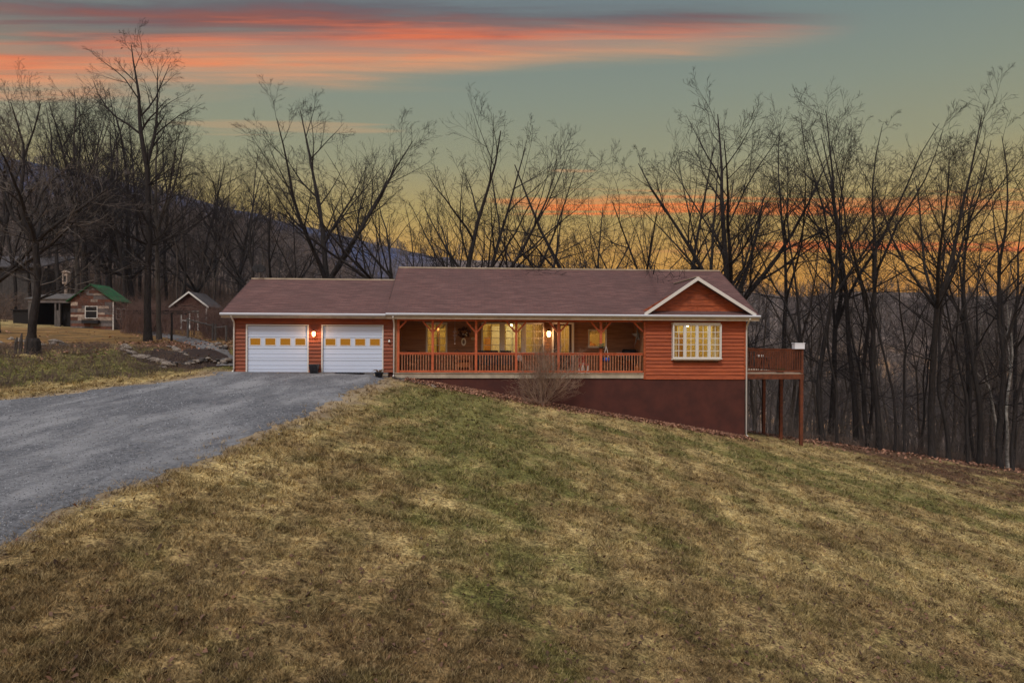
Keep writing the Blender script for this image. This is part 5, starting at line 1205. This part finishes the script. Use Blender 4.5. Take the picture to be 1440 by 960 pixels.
Y = r.uniform(44, 53, 300); px = r.uniform(172, 335, 300); k = (px > 288) | (px < 236) | (r.rand(300) < .3); brush('vine_tangle', 'pinkish-brown bare vines over the pergola and round the red shed', (at(px, Y)[k], Y[k]), 2.6, 7, 'vine', .012)
# bank weeds
Y = r.uniform(24, 33, 2600); X = r.uniform(-27, -14.5, 2600); t = bank_t(X, Y); k = (t > .6) & (t < 7) & (edge_d(X, Y) > .3); brush('bank_weeds', 'low tan and green weeds on the bank above the driveway', (X[k], Y[k]), .34, 8, 'brush', .008, 5)
# foundation shrub
def shrub(px, v, label, Ht=1.75, spread=1.35, seed=3, n=46):
    q = HW(U(px, v), v); rg = random.Random(seed); segs = []; zb = Hs(q.x, q.y)
    def st(p, d, L, r, lev):
        n_ = 4
        for i in range(n_):
            d = (d+Vector((rg.gauss(0, .1), rg.gauss(0, .1), rg.gauss(0, .06)+.03))).normalized(); e = p+d*L/n_; segs.append((p, e, max(r*(1-.14*i), .003), max(r*(1-.14*(i+1)), .0025), 4 if lev == 0 else 3))
            p = e
            if lev < 3:
                for _ in range(2 if lev < 2 else 1):
                    if rg.random() < .8: st(p, vrot(d, R(rg.uniform(15, 45)), rg.uniform(0, 6.28)), L*rg.uniform(.3, .55), r*.5, lev+1)
    for k in range(n):
        a = rg.uniform(0, 6.28); el = R(rg.uniform(18, 86)); d = Vector((math.cos(a)*math.cos(el)*1.1, math.sin(a)*math.cos(el)*.75, math.sin(el))).normalized()
        st(Vector((rg.uniform(-.14, .14), rg.uniform(-.1, .1), -.05)), d, Ht*rg.uniform(.55, .9)*(1 if el > .8 else .9), .014, 0)
    o = np_obj('bare_shrub', seg_mesh('bare_shrub', segs, M['shrub_stem'])); o.location = (q.x, q.y, zb); tag(o, label, 'shrub'); return o
shrub(763, -1.3, 'large leafless twiggy shrub growing against the porch foundation', 2.5, n=34)

# ================================================================== LAWN GRASS AND FALLEN LEAVES
def blades():
    r = np.random.RandomState(1); N = 230000
    u_ = r.rand(N); Y = 5.0/(1-u_*(1-5.0/34.0)); X = r.uniform(-1, 1, N)*(.80*Y+1.2)
    d = edge_d(X, Y); uu, vv = to_house(X, Y); t = bank_t(X, Y)
    keep = ((d > .12) | ((d > -.9) & (r.rand(N) < .30*np.exp(np.minimum(d, 0)/.25)))) & ~((uu > -.3) & (uu < 24.2) & (vv > -.15)) & ~((X < -13) & (t > 8)) & (r.rand(N) < .12+1.5*sst(vnoise(X, Y, .17, 41)*.6+vnoise(X, Y, .45, 42)*.4, .36, .66))
    X, Y = X[keep], Y[keep]; n = len(X); nb = 5
    Xb = np.repeat(X, nb)+r.normal(0, .035, n*nb); Yb = np.repeat(Y, nb)+r.normal(0, .035, n*nb); Zb = H(Xb, Yb)
    sc = np.clip(Yb/12., .75, 2.4); h = r.uniform(.03, .10, n*nb)*np.clip(.5+1.*vnoise(Xb, Yb, .2, 43), .5, 1.4)*np.clip(sc, .8, 1.25); w_ = .0062*sc*r.uniform(.7, 1.4, n*nb)
    az = r.uniform(0, 6.28, n*nb); la = np.repeat(r.uniform(0, 6.28, n), nb)+r.normal(0, .9, n*nb); ln = r.uniform(.2, 1.5, n*nb)*h
    B = np.stack([Xb, Yb, Zb-.004], 1); s = np.stack([np.cos(az)*w_, np.sin(az)*w_, np.zeros_like(w_)], 1); tip = B+np.stack([np.cos(la)*ln, np.sin(la)*ln, h], 1)
    V = np.stack([B-s, B+s, tip], 1).reshape(-1, 3); F = np.arange(len(V)).reshape(-1, 3)
    me = np_mesh('grass', V, F, M['grass_blade'], 3); rnd = np.repeat(np.repeat(r.rand(n), nb)*.8+r.rand(n*nb)*.2, 3); set_fields(me, np.repeat(Xb, 3), np.repeat(Yb, 3), rnd)
    tag(np_obj('grass', me), 'short patchy tan and olive winter lawn grass', 'grass', kind='stuff')
blades()
def leaf_mesh(name, label, X, Y, size, material, seed, lift=.02):
    r = np.random.RandomState(seed); n = len(X); Z = H(X, Y)+r.uniform(.005, lift, n); az = r.uniform(0, 6.28, n); tx = r.normal(0, .45, n); ty = r.normal(0, .45, n); s = size*r.uniform(.6, 1.3, n)
    ux = np.stack([np.cos(az), np.sin(az), tx], 1)*s[:, None]; uy = np.stack([-np.sin(az), np.cos(az), ty], 1)*s[:, None]*.62; c = np.stack([X, Y, Z], 1)
    cup = np.zeros((n, 3)); cup[:, 2] = s*r.uniform(.1, .5, n)
    V = np.stack([c-ux, c-uy*.9+cup, c+ux, c+uy*.9+cup], 1).reshape(-1, 3); a = np.arange(n)*4; F = np.concatenate([np.stack([a, a+1, a+2], 1), np.stack([a, a+2, a+3], 1)])
    tag(np_obj(name, np_mesh(name, V, F, M[material], 3)), label, 'leaves', kind='stuff')
mat('leaf', (.38, .20, .125), .8, .2, 2, (.19, .095, .065), island=.55)
mat('leaf_dull', (.15, .075, .045), .85, .2, 2, (.09, .052, .036), island=.6)
r = np.random.RandomState(4)
n = 24000; u = r.uniform(7.9, 24.0, n); v = -np.abs(r.normal(0, .5, n))*(1+.6*(u > 10)*(u < 16)) - .02; k = r.rand(n) < np.clip((u-7)/2, 0, 1)*np.clip(1.25-(u-18)*.09, .45, 1); u, v = u[k], v[k]
leaf_mesh('fallen_leaves', 'drift of orange-brown fallen leaves along the porch foundation', HO.x+u*ca-v*sa, HO.y+u*sa+v*ca, .055, 'leaf', 1, .10)
n = 15000; Y = 5/(1-r.rand(n)*(1-5/37.)); X = r.uniform(-1, 1, n)*.82*Y; k = (edge_d(X, Y) > 0) & (r.rand(n) < .25+.75*sst(X/Y, -.1, .6)) & ~((X < 12) & (Y > 31)); leaf_mesh('fallen_leaves', 'dull brown leaves scattered over the lawn', X[k], Y[k], .036, 'leaf_dull', 2, .05)
n = 6000; Y = r.uniform(33, 47, n); X = r.uniform(13.5, 36, n); k = r.rand(n) < sst(Y, 32.5, 37.5); leaf_mesh('fallen_leaves', 'brown leaf litter on the ground at the wood edge', X[k], Y[k], .08, 'leaf', 3, .06)
n = 5000; Y = r.uniform(25, 46, n); X = r.uniform(-30, -13.5, n); t = bank_t(X, Y); k = (t > 3) & (r.rand(n) < .05+.8*sst(t, 3.5, 5)*sst(t, 9, 7.5)+.6*(np.abs(X+17.5) < 3)); leaf_mesh('fallen_leaves', 'brown leaves lying over the bank and under the big trunks', X[k], Y[k], .075, 'leaf', 5, .06)

# loose crushed stone on the driveway
def pebbles():
    r = np.random.RandomState(6); N = 26000; Y = 8/(1-r.rand(N)*(1-8/31.)); X = r.uniform(-.80, .0, N)*Y; k = edge_d(X, Y) < r.exponential(.22, N)-.1; X, Y = X[k], Y[k]; n = len(X)
    s = r.uniform(.008, .018, n)*np.clip(Y/11, .8, 2.2); c = np.stack([X, Y, H(X, Y)+.035*sst(-edge_d(X, Y), 0, .5)], 1)
    th = r.uniform(0, 6.28, n); V = []
    for k in range(3): V.append(c+np.stack([np.cos(th+2.09*k)*s*r.uniform(.7, 1.3, n), np.sin(th+2.09*k)*s, -s*.2], 1))
    V.append(c+np.stack([0*s, 0*s, s*r.uniform(.5, 1, n)], 1)); V = np.stack(V, 1).reshape(-1, 3); a = np.arange(n)*4
    F = np.concatenate([np.stack([a, a+1, a+3], 1), np.stack([a+1, a+2, a+3], 1), np.stack([a+2, a, a+3], 1)])
    tag(np_obj('loose_gravel', np_mesh('loose_gravel', V, F, M['pebble'], 3)), 'loose bluish grey crushed stone strewn over the driveway', 'gravel', kind='stuff')
mat('pebble', (.22, .225, .24), .9, .3, 3, (.12, .125, .145), island=.7)
pebbles()
# ================================================================== AIR
X0, X1, Y0, Y1, Z0, Z1 = -600, 600, -90, 640, -90, 150
hz = MB().box(X0, X1, Y0, Y1, Z0, Z1); m_ = bpy.data.materials.new('air'); m_.use_nodes = True; t = NT(m_.node_tree); t.nodes.clear()
pv = t.n('ShaderNodeVolumePrincipled'); pv.inputs['Density'].default_value = .00022; pv.inputs['Color'].default_value = (.66, .72, .9, 1); pv.inputs['Anisotropy'].default_value = .2
o_ = t.n('ShaderNodeOutputMaterial'); t.l(pv.outputs[0], o_.inputs['Volume']); M['air'] = m_
tag(hz.build('haze', 'air'), 'thin bluish evening haze', 'haze', kind='stuff')
